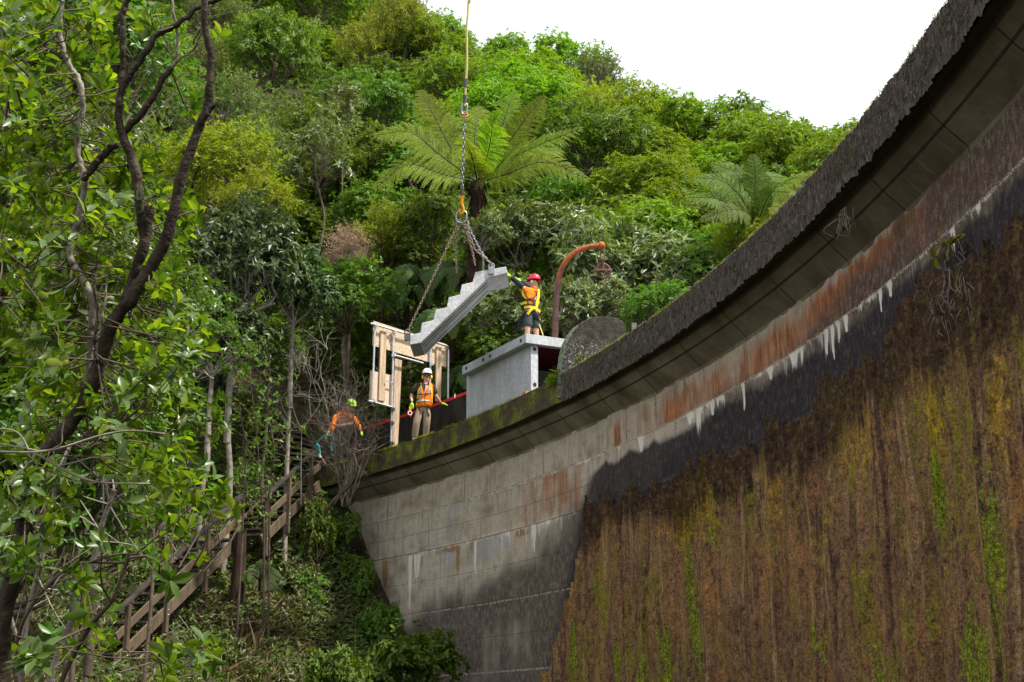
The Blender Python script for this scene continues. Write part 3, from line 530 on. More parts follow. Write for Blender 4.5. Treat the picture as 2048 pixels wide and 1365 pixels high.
proto('olive', 'lf_olive', 'bark_brown', 1, R3=(1.9, 1.9, 2.4), lobes=9, nclu=1200, nleaf=9, L=.17, W=.035, up=.6, th=1.4, stem=.25, spread=(20, 70))
proto('mid', 'lf_mid', 'bark_brown', 3, R3=(2.1, 2.1, 1.9), lobes=10, nclu=900, nleaf=8, L=.17, W=.07, up=.5, th=1.6, stem=.1)
proto('scrub', 'lf_scrub', 'twig', 2, R3=(1.7, 1.7, 1.7), lobes=9, nclu=900, nleaf=7, L=.12, W=.045, up=.5, th=1.2, stem=.2, twigs=160, fill=.7, spread=(25, 85))
proto('dark', 'lf_dark', 'bark_grey', 2, R3=(1.7, 1.7, 1.8), lobes=11, nclu=650, nleaf=8, L=.19, W=.085, up=.35, th=1.4, stem=.08, twigs=110, spread=(55, 110), droop=.3)
proto('pale', 'lf_pale', 'bark_grey', 2, R3=(1.9, 1.9, 1.8), lobes=11, nclu=680, nleaf=8, L=.22, W=.085, up=.5, th=1.2, stem=.12, twigs=150, spread=(35, 95), droop=.25)
proto('sparse', 'lf_pale', 'bark_brown', 2, R3=(1.3, 1.3, 1.6), lobes=9, nclu=220, nleaf=8, L=.20, W=.065, up=.6, th=1.2, stem=.1, twigs=90, spread=(40, 95), trad=.032)
proto('dead', 'lf_dead', 'twig', 1, R3=(.85, .85, 1.25), lobes=8, nclu=520, nleaf=7, L=.085, W=.022, up=-.3, th=.4, stem=.35, twigs=160, trad=.035, lobe_r=.26, fill=.8)
proto('shrub', 'lf_mid', 'bark_brown', 2, R3=(.85, .85, .8), lobes=9, nclu=420, nleaf=8, L=.10, W=.05, up=.5, th=.1, stem=.08, twigs=50, trad=.03, near=True)
proto('glossy', 'lf_gloss', 'bark_brown', 2, R3=(2.2, 2.2, 2.2), lobes=12, nclu=560, nleaf=8, L=.17, W=.07, up=.4, th=1.5, stem=.15, twigs=130, near=True, spread=(45, 105))
proto('wispy', 'lf_yellow', 'bark_brown', 1, R3=(1.2, 1.2, 1.1), lobes=9, nclu=600, nleaf=7, L=.10, W=.03, up=.6, th=.5, stem=.25, twigs=60, spread=(15, 70))
def plant(name, kind, x, y, z, s, rot, label, cat, group=None, v=0, sq=(1, 1, 1)):
    o = empty(name, (x, y, z), label, cat, group); o.rotation_euler = (0, 0, rot); o.scale = (s*sq[0], s*sq[1], s*sq[2]); cm_, bm_ = PROTO[kind][v % len(PROTO[kind])]
    link('trunk' if 'tree' in name else 'stem', bm_, None, o); link('crown' if 'tree' in name else 'foliage', cm_, None, o); return o
def plant_at(name, kind, px, py, d, s, label, cat, v=0, rot=0., group=None, sq=(1, 1, 1), th=None):
    """crown middle seen in direction px,py at depth d"""
    p = at(px, py, d); cm_ = PROTO[kind][v % len(PROTO[kind])][0]; n = len(cm_.vertices); a = np.empty(n*3, np.float32); cm_.vertices.foreach_get('co', a); zc_ = (a[2::3].min()+a[2::3].max())/2
    o = plant(name, kind, p[0], p[1], p[2]-zc_*s*sq[2], s, rot, label, cat, group, v, sq); gap = (o.location.z-gz(p[0], p[1]))/(s*sq[2])
    if kind == 'shrub':
        zt_ = o.location.z+a[2::3].max()*s*sq[2]; zg = gz(p[0], p[1])-.1; o.location.z = zg; o.scale.z = max(.3, (zt_-zg)/a[2::3].max()); k_ = min(1.5, max(1, o.scale.z/(s*sq[2]))**.5); o.scale.x *= k_; o.scale.y *= k_; gap = 0
    if gap > .5:
        g = G(); g.tube(spline([(0, 0, -.6), (.1, .06, -gap*.5), (.03, -.05, -gap-.4)], 8), np.linspace(.085, .12, 8)*(.45 if kind in ('sparse', 'glossy', 'scrub') else .7), 7, False); g.obj('trunk' if 'tree' in name else 'stem', PROTO[kind][0][1].materials[0], o, True)
    return o

# ------------------------------------------------------------------ things on the crest
# rounded pier standing across the crest
up_ = 16.35; po = dam(up_, -.06, ZC-.45); pt, prd = tan_dir(up_), rad_dir(up_)
pf = [(0, 0), (.0, .62), (.03, .86), (.10, 1.10), (.21, 1.31), (.36, 1.48), (.54, 1.60), (.74, 1.67), (.95, 1.70), (1.15, 1.69), (1.30, 1.64), (1.36, 1.55), (1.37, 1.2), (1.37, 0)]
pier = empty('rounded_pier', po, 'lichen spotted dark concrete slab with a rounded top standing across the dam crest', 'pier')
g = G(); g.prism([prd*a+np.array([0, 0, b]) for a, b in pf], pt*.30); o = g.obj('slab', None, pier, bevel=.02)
t = NT('lichen_concrete'); p_ = t.obj(); f = t.noise(p_, 7, 6, .7); k = t.noise(p_, 22, 4, .75); geo = t.n('ShaderNodeNewGeometry'); dn = t.n('ShaderNodeVectorMath', operation='DOT_PRODUCT'); t.set(dn.inputs[0], geo.outputs['True Normal']); dn.inputs[1].default_value = tuple(-prd)
col = t.ramp(f, [(.3, (.018, .016, .013)), (.55, (.05, .045, .036)), (.7, (.085, .078, .064))])
spx = t.n('ShaderNodeSeparateXYZ'); t.set(spx.inputs[0], p_); lowm = t.math('MULTIPLY', t.sm(spx.outputs[2], 1.25, .95), t.sm(spx.outputs[2], .3, .7)); col = t.mix(t.math('MULTIPLY', t.math('MULTIPLY', t.sm(k, .54, .64), lowm), .85), col, (.36, .36, .36))
col = t.mix(t.math('MULTIPLY', t.sm(t.math('ADD', k, t.math('MULTIPLY', dn.outputs['Value'], .26)), .66, .80), .8), col, (.27, .33, .22)); col = t.mix(.4, col, t.ramp(t.noise(p_, 70, 2), [(.3, .15), (.7, .9)]), 'OVERLAY')
o.data.materials.append(t.finish(col, .95, .1, normal=t.bump(t.math('ADD', f, k), .02)))
# precast chamber
bu0, bu1 = on_dam(1062, 783, .22)[0], on_dam(932, 842, .22)[0]
A_ = dam(bu0, .22, ZC); B_ = dam(bu1, .22, ZC); bt = unit((B_-A_)*[1, 1, 0]); bn = np.array([bt[1], -bt[0], 0]); bn = bn if bn[0] > 0 else -bn; bl_ = np.linalg.norm(B_-A_); uz = np.array([0, 0, 1.])
def bx(a, b, z): return bt*a+bn*b+uz*z
zt = on_plane(1062, 690, A_, bn)[2]-ZC                     # wall height
BT = .20
box_t = empty('precast_chamber', A_, 'new pale grey precast concrete chamber with a flat lid standing on the dam crest', 'concrete chamber')
ax3 = (bt, bn, uz)
g = G(); g.box(bx(bl_*.28, .085, zt/2-.1), (bl_*.56-.004, .17, zt+.2), ax3); g.box(bx(bl_*.78+.002, .088, zt/2-.1), (bl_*.44-.004, .17, zt+.2), ax3)
for z_ in (.28,): pass
g.obj('front_wall', M['new_concrete'], box_t, bevel=.008)
g = G(); g.box(bx(bl_/2, 2.0, zt/2-.2), (bl_, .17, zt+.2), ax3); g.obj('back_wall', M['new_concrete'], box_t, bevel=.008)
g = G(); g.box(bx(bl_-.085, 1.05, zt/2-.1), (.17, 1.72, zt-.05), ax3); g.obj('end_wall', M['new_concrete'], box_t, bevel=.008)
ov_ = .10; xj = bl_*.56
lid = G(); lid.box(bx((xj-ov_)/2-.002, .98, zt+BT/2), (xj+ov_-.006, 2.3, BT), ax3); lid.box(bx((xj+bl_-.12)/2+.002, .985, zt+BT/2-.006), (bl_-.12-xj-.006, 2.3, BT), ax3)
lid_o = lid.obj('lid', M['new_concrete'], box_t, bevel=.008)
g = G(); g.box(bx(.9, 1.0, zt-.012), (1.7, 1.6, .02), ax3); g.obj('red_ceiling', noisy('maroon_ceiling', (.05, .006, .014), (.09, .012, .026), 4., .9, .1), box_t)
def socket(c, n):
    s = G(); n = unit(n); s.torus(c+n*.002, .032, .008, n, 14, 6); s.tube([c-n*.02, c+n*.003], .03, 12); s.obj('bolt_socket', M['dark_hole'], box_t, True)
for a, z_ in ((.12, .1), (xj-.18, .1), (xj+.16, .1), (bl_-.35, .1)): socket(bx(a, -.17, zt+z_), -bn)
for b, z_ in ((.09, zt-.08), (.09, .28)): socket(bx(0, b, z_), -bt)
pk = empty('packer', A_+bx(-.12, 1.0, zt+.05), 'pink painted packer block at the right end of the grey chamber lid', 'packer block')
g = G(); g.box(bt*-.03, (.12, .42, .10), ax3); g.box(bt*-.05+bn*.16+uz*.055, (.10, .10, .02), ax3); g.obj('block', M['pink'], pk, bevel=.01)
cu, cz_ = on_dam(1047, 790, .05); ck = empty('timber_chock', dam(cu, .05, ZC), 'small orange brown timber chock at the foot of the grey chamber', 'chock')
g = G(); g.prism([bt*-.09, bt*.09, bt*.09+uz*.07, bt*-.02+uz*.10, bt*-.09+uz*.10], bn*.12); g.obj('wedge', M['brick'], ck, bevel=.006)
# upstream parapet with the red edging
rw = 1.05; ua, ub = on_dam(936, 788, rw)[0]-.6, 28.5
zw = np.mean([on_dam(px, py, rw)[1] for px, py in ((800, 831), (890, 806), (930, 790))])
wl = empty('parapet_wall', dam(ub-2, rw, ZC), 'dark stained concrete parapet along the back of the crest with a red strip on top', 'wall')
wl0 = np.array(wl.location); wu = np.linspace(ua, ub, 40)
def wsheet(prof, name, mat, uu=wu):
    U_, K_ = np.meshgrid(uu, np.arange(len(prof)), indexing='ij'); p = np.array(prof); a = U_/R0
    V = np.stack([CX+(R0+p[K_, 0])*np.cos(a), CY+(R0+p[K_, 0])*np.sin(a), p[K_, 1]], -1).reshape(-1, 3)-wl0
    return link(name, np_mesh(name, V, [grid_faces(*U_.shape)], False), mat, wl)
wsheet([(rw, ZC-.1), (rw, zw), (rw+.25, zw), (rw+.25, ZC-2)], 'wall', noisy('black_stained_concrete', (.012, .010, .009), (.045, .037, .031), 4., .9, .15, bump=.01, stretch=(1, 1, .4)))
us_ = np.linspace(ua, ub, 60)
wsheet([(rw-.012, zw-.03), (rw-.012, zw+.045), (rw+.05, zw+.05), (rw+.05, zw)], 'red_strip', M['red_strip'], us_)
g = G(); c = dam(on_dam(912, 795, rw)[0], rw-.03, zw+.03)-wl0; g.box(c, (.02, .02, .10)); g.obj('strip_clip', M['white_shell'], wl)
# small post behind the crest
pu_, pz_ = on_dam(1268, 655, .9); g = G(); g.box((0, 0, 0), (.09, .09, 1.2)); g.box((0, 0, .61), (.1, .1, .02))
tag(g.obj('marker_post', M['bark_grey'], bevel=.006, loc=dam(pu_, .9, pz_-.55)), 'short grey timber post behind the crest beside the rounded pier', 'post')

# scaffold gate across the walkway
su = on_dam(783, 889, .02)[0]; s0 = dam(su, .02, ZC); sd = unit(rad_dir(su)+tan_dir(su)*.12); sn = np.array([-sd[1], sd[0], 0])
if sn[1] > 0: sn = -sn
def sp_(px, py, off=0.): return on_plane(px, py, s0+sn*off, sn)-s0
sc_t = empty('scaffold_gate', s0, 'galvanised scaffold tube frame backed with timber boards at the left end of the crest', 'scaffold')
def pipe(a, b, r=.026, m='steel', off=0.):
    g = G(); g.tube([sp_(*a, off), sp_(*b, off)], r, 10); return g.obj('pole', M[m], sc_t, True)
base2 = sp_(782, 889); 
pole_def = [((750, 652), (744.5, 803)), ((787.5, 664), (782, 890)), ((862, 690), (858, 838)), ((897, 698), (896, 800))]
for a, b in pole_def: pipe(a, b)
for a, b, off in [((741, 647), (893, 692), .05), ((789, 711), (846, 727), .05), ((737, 802), (785, 815), .05)]: pipe(a, b, .026, 'steel', off)
g = G(); g.tube(spline([sp_(885, 690, .05), sp_(893, 692, .04), sp_(897, 699, 0)], 6), .03, 10); g.obj('elbow', M['steel'], sc_t, True)
def coupler(px, py, m='steel', r=.042):
    c = sp_(px, py, .02); g = G(); g.tube([c-uz*.045, c+uz*.045], r, 12); g.box(c+sn*.045+sd*.02, (.05, .05, .07), (sd, sn, uz)); g.tube([c+sn*.05+uz*.05, c+sn*.05+uz*-.05], .012, 6); g.obj('coupler', M[m], sc_t, bevel=.004)
for p in [(750, 651), (787, 664), (862, 688), (786, 711), (784, 814), (745, 802), (862, 729)]: coupler(*p)
for p in [(784, 820), (783, 847), (783, 888)]: coupler(*p, m='dark_steel')
for a, b in [((783, 847), (796, 844)), ((783, 820), (790, 819))]: pass
def board(name, poly, mat, thk, off):
    g = G(); q_ = [sp_(*p, off) for p in poly]; g.prism(q_, -sn*thk); return g.obj(name, M[mat], sc_t, bevel=.003)
board('strand_board', [(747, 642), (893, 689), (893, 735), (745.5, 691.5)], 'osb', .02, -.06)
board('plywood_panel', [(741, 741), (783, 751), (782, 812), (739, 800)], 'plywood', .02, -.06)
board('timber_stud', [(762, 661), (773, 664.5), (770, 803), (757.5, 801)], 'stud', .045, -.012)
board('timber_stud', [(873, 693), (883.5, 696), (882, 800), (872, 803)], 'stud', .045, -.012)
board('timber_post', [(790, 717), (804, 721), (796, 893), (784, 898)], 'stud', .10, -.10)
g = G(); g.beam(sp_(772, 762, .04), sp_(787, 767, .04), .02, .02); g.obj('wire_tie', M['steel'], sc_t)

# hanging stair flight
ys = 29.6; so_ = np.array([0, ys, 0.]); sny = unit([.10, -1, 0])
def st_(cx, cy): return on_plane(720+cx/5.12, 480+cy/5.12, at(720+900/5.12, 480+700/5.12, 30.2), sny)
saw = [(490, 980), (618, 950), (634, 850), (752, 822), (772, 718), (888, 690), (907, 590), (1022, 560), (1042, 458), (1152, 433), (1181, 330), (1495, 273), (1511, 340), (1320, 385), (622, 1056), (510, 1076)]
q_ = np.array([st_(*p) for p in saw]); wv = np.array([.02, 1.0, 0])*1.02
hs = empty('stair_flight', q_[14], 'new grey precast concrete flight of steps hanging tilted from chains above the crest', 'stair flight')
h0 = q_[14]; g = G(); g.prism(q_-h0, wv); g.obj('flight', M['stair_concrete'], hs, bevel=.012)
g = G()
a0, a1 = q_[14]-h0, q_[13]-h0; dn_ = unit(np.cross(wv, a1-a0)); dn_ = dn_ if dn_[2] < 0 else -dn_
for f_, w_ in ((.22, .10), (.42, .06), (.80, .03)):
    g.beam(a0+wv*f_+(a1-a0)*.02+dn_*.004, a1+wv*f_-(a1-a0)*.03+dn_*.004, w_, .014, up=dn_)
g.obj('soffit_rib', noisy('rough_soffit', (.15, .15, .145), (.27, .265, .25), 5., .9, .1, stretch=(1, 1, 1)), hs)
lug = []
for (cx, cy), f_ in [((1345, 318), -.02), ((485, 1000), .0)]:
    c = st_(cx, cy)-h0+sny*.03; g = G(); g.box(c, (.13, .05, .17)); g.torus(c+uz*.10, .06, .016, sny, 14, 6); g.obj('lifting_lug', M['chain_steel'] if cx > 900 else M['dark_steel'], hs, bevel=.006); lug.append(c+h0+uz*.14)
# rope, chain, sling
dr = 30.4
def chain(g, pts, r=.011, pitch=.065, Rr=.020):
    pts = np.asarray(pts, float); seg = np.linalg.norm(np.diff(pts, axis=0), axis=1); cs = np.r_[0, np.cumsum(seg)]; n = max(2, int(cs[-1]/pitch))
    for i in range(n):
        s = (i+.5)*cs[-1]/n; p = np.array([np.interp(s, cs, pts[:, k]) for k in range(3)]); j = min(len(seg)-1, np.searchsorted(cs, s)-1); d = unit(pts[j+1]-pts[j])
        a = unit(np.cross(d, (.3, .9, .2) if i % 2 else (.9, -.3, .1))); a = unit(a) if i % 2 else unit(np.cross(d, unit(np.cross(d, (.3, .9, .2)))))
        g.torus(p, Rr, r, a, 8, 5, (d, pitch*.36))
    return g
ring_c = at(923, 434, dr)
lr = empty('lifting_rope', at(931, 205, dr), 'yellow lifting rope running up out of sight above the tree fern', 'rope')
l0 = np.array(lr.location); rp = spline([at(929.5, 212, dr)-l0, at(931, 180, dr)-l0, at(934, 120, dr)-l0, at(933.5, 60, dr)-l0, at(937, 0, dr)-l0, at(941, -150, dr)-l0, at(942, -1500, dr)-l0], 60)
g = G(); g.tube(rp, .024, 8); g.obj('rope', M['yellow_rope'], lr, True)
g = G(); g.tube([at(931, 158, dr)-l0, at(930, 175, dr)-l0], .045, 8); g.obj('splice', M['dark_steel'], lr, True); g = G(); g.tube([at(929.8, 190, dr)-l0, at(929.5, 206, dr)-l0], .04, 8); g.obj('splice', M['dark_steel'], lr, True)
g = G(); g.torus(at(929, 218, dr)-l0, .06, .02, (0, 1, .2), 16, 8, ((0, 0, 1), .07)); g.obj('thimble', M['chain_steel'], lr, True)
lc = empty('hoist_chain', at(925, 400, dr), 'grey steel hoist chain with orange shackle and hook above the master ring', 'chain')
c0_ = np.array(lc.location); g = G(); chain(g, [at(928.5, 234, dr)-c0_, at(926.5, 310, dr)-c0_, at(924.5, 380, dr)-c0_], .012, .088, .026); g.obj('chain', M['chain_steel'], lc, True)
g = G(); g.torus(at(929, 230, dr)-c0_, .06, .022, (0, 1, 0), 16, 8); g.obj('shackle', M['orange_steel'], lc, True)
g = G(); g.tube([at(924.5, 384, dr)-c0_, at(924.5, 389, dr)-c0_], .07, 10); g.tube([at(924.5, 376, dr)-c0_, at(924.5, 384, dr)-c0_], .03, 8); g.obj('swivel', M['dark_steel'], lc, True)
hk = [at(924.3, 390, dr), at(924, 398, dr), at(923.5, 408, dr), at(926.5, 416, dr), at(926.5, 424, dr), at(923, 428.5, dr), at(919.5, 424, dr), at(919.8, 418, dr)]
g = G(); g.tube(spline(np.array(hk)-c0_, 20), np.linspace(.036, .018, 20), 8); g.torus(at(924, 394, dr)-c0_, .04, .014, (0, 1, 0), 14, 6); g.obj('hook', M['orange_steel'], lc, True)
sg = empty('chain_sling', ring_c, 'rusty chain sling with a steel ring and legs hooked to the hanging stairs', 'chain sling')
g = G(); g.torus(ring_c*0, .115, .018, (.15, 1, 0), 24, 8, ((0, 0, 1), .03)); g.obj('master_ring', M['chain_steel'], sg, True)
rb = -uz*.15
for pts, m in [([rb-uz*0.02, at(917, 446, dr)-ring_c, lug[1]-ring_c+np.array([0, .05, 0])], 'chain_rust'), ([rb+np.array([-.02, .05, 0]), at(914, 452, dr+.2)-ring_c, at(912, 490, dr+.3)-ring_c, at(913, 545, dr+.3)-ring_c], 'chain_rust'),
               ([rb+np.array([.03, 0, 0]), at(932, 452, dr)-ring_c, at(950, 500, dr)-ring_c, lug[0]-ring_c], 'chain_rust'), ([rb+np.array([.05, .08, 0]), at(936, 452, dr+.3)-ring_c, at(962, 505, dr+.3)-ring_c, lug[0]+np.array([.02, .12, 0])-ring_c], 'chain_steel'),
               ([rb+np.array([.02, .1, 0]), at(930, 456, dr+.4)-ring_c, at(945, 505, dr+.5)-ring_c, at(950, 530, dr+.5)-ring_c], 'chain_rust')]:
    g = G(); chain(g, pts, .0095, .065, .021); g.obj('sling_leg', M[m], sg, True)
for px, py in ((917, 448), (932, 450)):
    g = G(); g.torus(at(px, py, dr)-ring_c, .045, .018, (.1, 1, 0), 14, 6, ((0, 0, 1), .04)); g.obj('shortening_hook', M['chain_rust'], sg, True)

# davit with pulley
dd_ = 31.2
dv = empty('davit', at(1111, 690, dd_), 'rusty curved steel davit with a hanging pulley wheel behind the grey chamber', 'davit'); v0 = np.array(dv.location)
pp = spline([at(x, y, dd_)-v0 for x, y in [(1110, 800), (1110, 690), (1111, 640), (1113, 600), (1116, 565), (1123, 540), (1136, 518), (1154, 503), (1176, 495), (1203, 491)]], 40)
k = 26; t = NT('davit_rust'); z_ = t.n('ShaderNodeSeparateXYZ'); t.set(z_.inputs[0], t.obj()); f = t.noise(t.obj(), 5, 6, .7)
col = t.mix(t.sm(t.math('ADD', z_.outputs[2], t.math('MULTIPLY', f, .6)), 1.45, 2.0), t.ramp(f, [(.35, (.10, .055, .045)), (.6, (.19, .12, .10)), (.75, (.26, .2, .18))]), t.ramp(f, [(.35, (.16, .07, .045)), (.55, (.40, .11, .035)), (.7, (.48, .15, .05))]))
M['davit'] = t.finish(col, .85, .2, normal=t.bump(f, .02))
g = G(); g.tube(pp, np.linspace(.074, .058, 40), 12); g.ball(pp[-1], .085, 12, 8); g.tube([at(1112, 628, dd_)-v0, at(1122, 625, dd_)-v0, at(1122, 612, dd_)-v0], .035, 8); g.obj('curved_post', M['davit'], dv, True)
pc = at(1206, 542, dd_)-v0
g = G(); g.tube([at(1204, 494, dd_)-v0, at(1205, 505, dd_)-v0], .045, 8); g.torus(at(1205, 513, dd_)-v0, .05, .018, (0, 1, 0), 12, 6, ((0, 0, 1), .04)); g.tube([at(1205.5, 519, dd_)-v0, pc+uz*.02], .035, 8); g.box(pc+np.array([0, -.06, 0]), (.40, .03, .05)); g.box(pc+np.array([0, .06, 0]), (.34, .03, .04)); g.obj('pulley_hanger', M['old_rust'], dv, bevel=.008)
wh = G(); wax = unit([.12, -1, -.15]); wh.torus(pc, .155, .024, wax, 24, 8); o = wh.obj('pulley_wheel', M['old_rust'], dv, True)
g = G(); e1_ = unit(np.cross(wax, uz)); e2_ = np.cross(wax, e1_)
for i in range(6): g.tube([pc, pc+.15*(cos(i*2*pi/5+.3)*e1_+sin(i*2*pi/5+.3)*e2_)], .014, 6)
g.tube([pc-wax*.05, pc+wax*.05], .03, 10); g.obj('spokes', M['old_rust'], o, True)

# ------------------------------------------------------------------ timber stairway on the bank
def flight(name, top_rail, foot, right, n_tread, posts, label, rail_h=.95, wid=1.1):
    """top_rail: two 3-D ends (low, high) of the near hand rail"""
    a, b = [np.asarray(p, float) for p in top_rail]; T = empty(name, a-uz*rail_h, label, 'stairway'); o0 = np.array(T.location); a = a-o0; b = b-o0; r = unit(right)*wid
    g = G(); g.beam(a+r-uz*rail_h*1.04, b+r-uz*rail_h*1.04, .05, .23); g.obj('stringer', M['post_wood'], T, bevel=.006)
    for k in (0,):
        off = r*k; dz = uz*rail_h
        g = G(); g.beam(a+off-(b-a)*.01, b+off+(b-a)*.005, .14, .045); g.obj('hand_rail', M['rail_wood'], T, bevel=.006)
        g = G(); g.beam(a+off-uz*.50, b+off-uz*.50, .045, .15); g.obj('mid_rail', M['post_wood'], T, bevel=.006)
        g = G(); g.beam(a+off-dz*1.04, b+off-dz*1.04, .05, .23); g.obj('stringer', M['post_wood'], T, bevel=.006)
        for f_ in posts:
            c = a+(b-a)*f_+off+unit(right)*(-.05 if k == 0 else .05); g = G(); g.beam(c-uz*.03, c-dz*1.45, .095, .095, up=unit(b-a)); p_ = g.obj('post', M['post_wood'], T, bevel=.006)
            if k == 0:
                for z_ in (.92, 1.02): g = G(); g.ball(c-uz*z_-unit(right)*.05, .016, 8, 5); g.obj('bolt', M['steel'], p_, True)
    for i in range(n_tread):
        f_ = (i+.5)/n_tread; c = a+(b-a)*f_-uz*(rail_h-.02)+r*.5; hd = unit((b-a)*[1, 1, 0]); g = G(); g.box(c, (.27, wid-.08, .05), (hd, unit(right), uz)); g.obj('tread', M['tread_wood'], T, bevel=.005)
    return T
rA = at(236, 1222, 27.6); rB = at(484, 990, 32.3); rC = at(527, 996, 32.9); rD = at(641, 893, 36.2)
hdA = unit((rD-rA)*[1, 1, 0]); rgt = np.array([-hdA[1], hdA[0], 0])      # up-slope side
flight('timber_stairway', (rA, rB), None, rgt, 13, (.06, .36, .68, .95), 'weathered timber stairway with handrails climbing the bank at lower left')
flight('timber_stairway', (rC, rD), None, rgt, 10, (.04, .40, .80), 'second timber stairway just below the end of the dam, with teal rope on its rail')
uA = at(582, 862, 37.0); uB = at(527, 775, 39.0); hdU = unit((uB-uA)*[1, 1, 0]); rU = np.array([hdU[1], -hdU[0], 0])
flight('timber_stairway', (uA, uB), None, rU, 8, (.03, .5, .97), 'steep upper timber stairway climbing away to the upper left behind the bare shrub', rail_h=.85, wid=1.0)
tr = empty('rope_coil', at(636, 890, 36.1), 'teal rope looped over the top end of the stair rail with a pale tail', 'rope'); r0 = np.array(tr.location)
g = G(); g.tube(spline([at(x, y, 36.0)-r0 for x, y in [(634, 893), (637, 884), (645, 875), (655, 871), (664, 873), (667, 880), (662, 890), (664, 902)]], 30), .022, 7)
g.tube(spline([at(x, y, 35.9)-r0 for x, y in [(632, 889), (636, 893), (637, 900), (639, 906)]], 12), .045, 8); g.obj('rope', M['teal_rope'], tr, True)
g = G(); g.tube(spline([at(x, y, 35.9)-r0 for x, y in [(639, 905), (638, 911), (640, 916)]], 8), .04, 7); g.obj('rope_tail', noisy('pale_rope', (.4, .45, .46), (.6, .64, .65), 30), tr, True)
su_ = at(479, 1120, 31.6); z0_ = gz(su_[0], su_[1]); g = G(); rn = np.random.default_rng(4)
zz_ = np.linspace(-.5, at(479, 1068, 31.6)[2]-z0_, 9); th_ = np.arange(14)*2*pi/14
for i in range(8): pass
V = []; 
for i, z_ in enumerate(zz_):
    rr_ = (.185-.02*i*.4)*(1+.22*(vn(th_*2.2, th_*0+i*.25, 3)-.5)+.1*np.sin(th_*5)); V.append(np.stack([rr_*np.cos(th_), rr_*np.sin(th_), z_+(.10*vn(th_*3, th_*0, 8) if i == 8 else 0)+0*th_], 1))
V = np.concatenate(V); k = np.arange(14); F = np.concatenate([np.stack([i*14+k, i*14+(k+1) % 14, (i+1)*14+(k+1) % 14, (i+1)*14+k], 1) for i in range(8)]); g.add(V, F); g.add(V[-14:], [list(range(14))])
tag(g.obj('tree_stump', noisy('stump_bark', (.02, .013, .01), (.075, .05, .036), 6., .95, .1, bump=.03, stretch=(2, 2, .4)), smooth=True, loc=(su_[0], su_[1], z0_)), 'dark rotten tree stump beside the lower timber stairs', 'tree stump')

# ------------------------------------------------------------------ people
def skinned(name, chains, mat, parent, sub=2, smooth=True):
    """chains: lists of (point, radius) sharing end points grow into one continuous surface; the first point is the root"""
    V = []; R = []; E = []; key = {}
    for ch in chains:
        prev = None
        for p, r in ch:
            k = tuple(round(c, 4) for c in p)
            if k not in key: key[k] = len(V); V.append(p); R.append(r if isinstance(r, tuple) else (r, r))
            i = key[k]
            if prev is not None and prev != i: E.append((prev, i))
            prev = i
    me = bpy.data.meshes.new(name); me.from_pydata([tuple(map(float, v)) for v in V], E, []); o = bpy.data.objects.new(name, me); COL.objects.link(o)
    sk = o.modifiers.new('skin', 'SKIN'); sk.use_smooth_shade = True; sk.branch_smoothing = .3
    for i, r in enumerate(R): me.skin_vertices[0].data[i].radius = (r[0]*1.1, r[1]*1.1)
    me.skin_vertices[0].data[0].use_root = True
    ss = o.modifiers.new('sub', 'SUBSURF'); ss.levels = ss.render_levels = sub
    dg = bpy.context.evaluated_depsgraph_get(); dg.update(); nm = bpy.data.meshes.new_from_object(o.evaluated_get(dg)); nm.name = name
    bpy.data.objects.remove(o); bpy.data.meshes.remove(me); nm.polygons.foreach_set('use_smooth', [smooth]*len(nm.polygons)); nm.materials.clear()
    return link(name, nm, M[mat], parent)
def lerp(a, b, t): return tuple(np.asarray(a)*(1-t)+np.asarray(b)*t)
def hand_chains(w, d, up_, size=1., curl=.5, thumb=1):
    """palm and five fingers from wrist w along d; up_ is the back of the hand"""
    w = np.asarray(w, float); d = unit(d); n = unit(np.asarray(up_)-d*np.dot(up_, d)); s = np.cross(d, n)*thumb; k = size; out = []
    pm = w+d*.05*k; out.append([(tuple(w), .026*k), (tuple(pm), (.036*k, .022*k)), (tuple(w+d*.085*k), (.036*k, .018*k))])
    for i, (o, L) in enumerate(((.030, .072), (.010, .082), (-.011, .076), (-.031, .060))):
        b = w+d*.085*k+s*o*k; p1 = b+(d*.5-n*.12*curl)*L*k; p2 = p1+(d*(.5-.25*curl)-n*.5*curl)*L*k*.8
        out.append([(tuple(pm), (.036*k, .022*k)), (tuple(b), .0115*k), (tuple(p1), .0105*k), (tuple(p2), .0085*k)])
    t1 = w+d*.045*k+s*.045*k-n*.01*k; t2 = t1+(d*.8+s*.45-n*.3*curl)*.045*k; out.append([(tuple(pm), (.036*k, .022*k)), (tuple(t1), .014*k), (tuple(t2), .011*k)])
    return out
def head_mesh(g_list, c, f, parent):
    """facial features of the head with middle c facing f"""
def frame(f, up=(0, 0, 1)): f = unit(f); r = unit(np.cross(f, up)); u = np.cross(r, f); return r, f, u
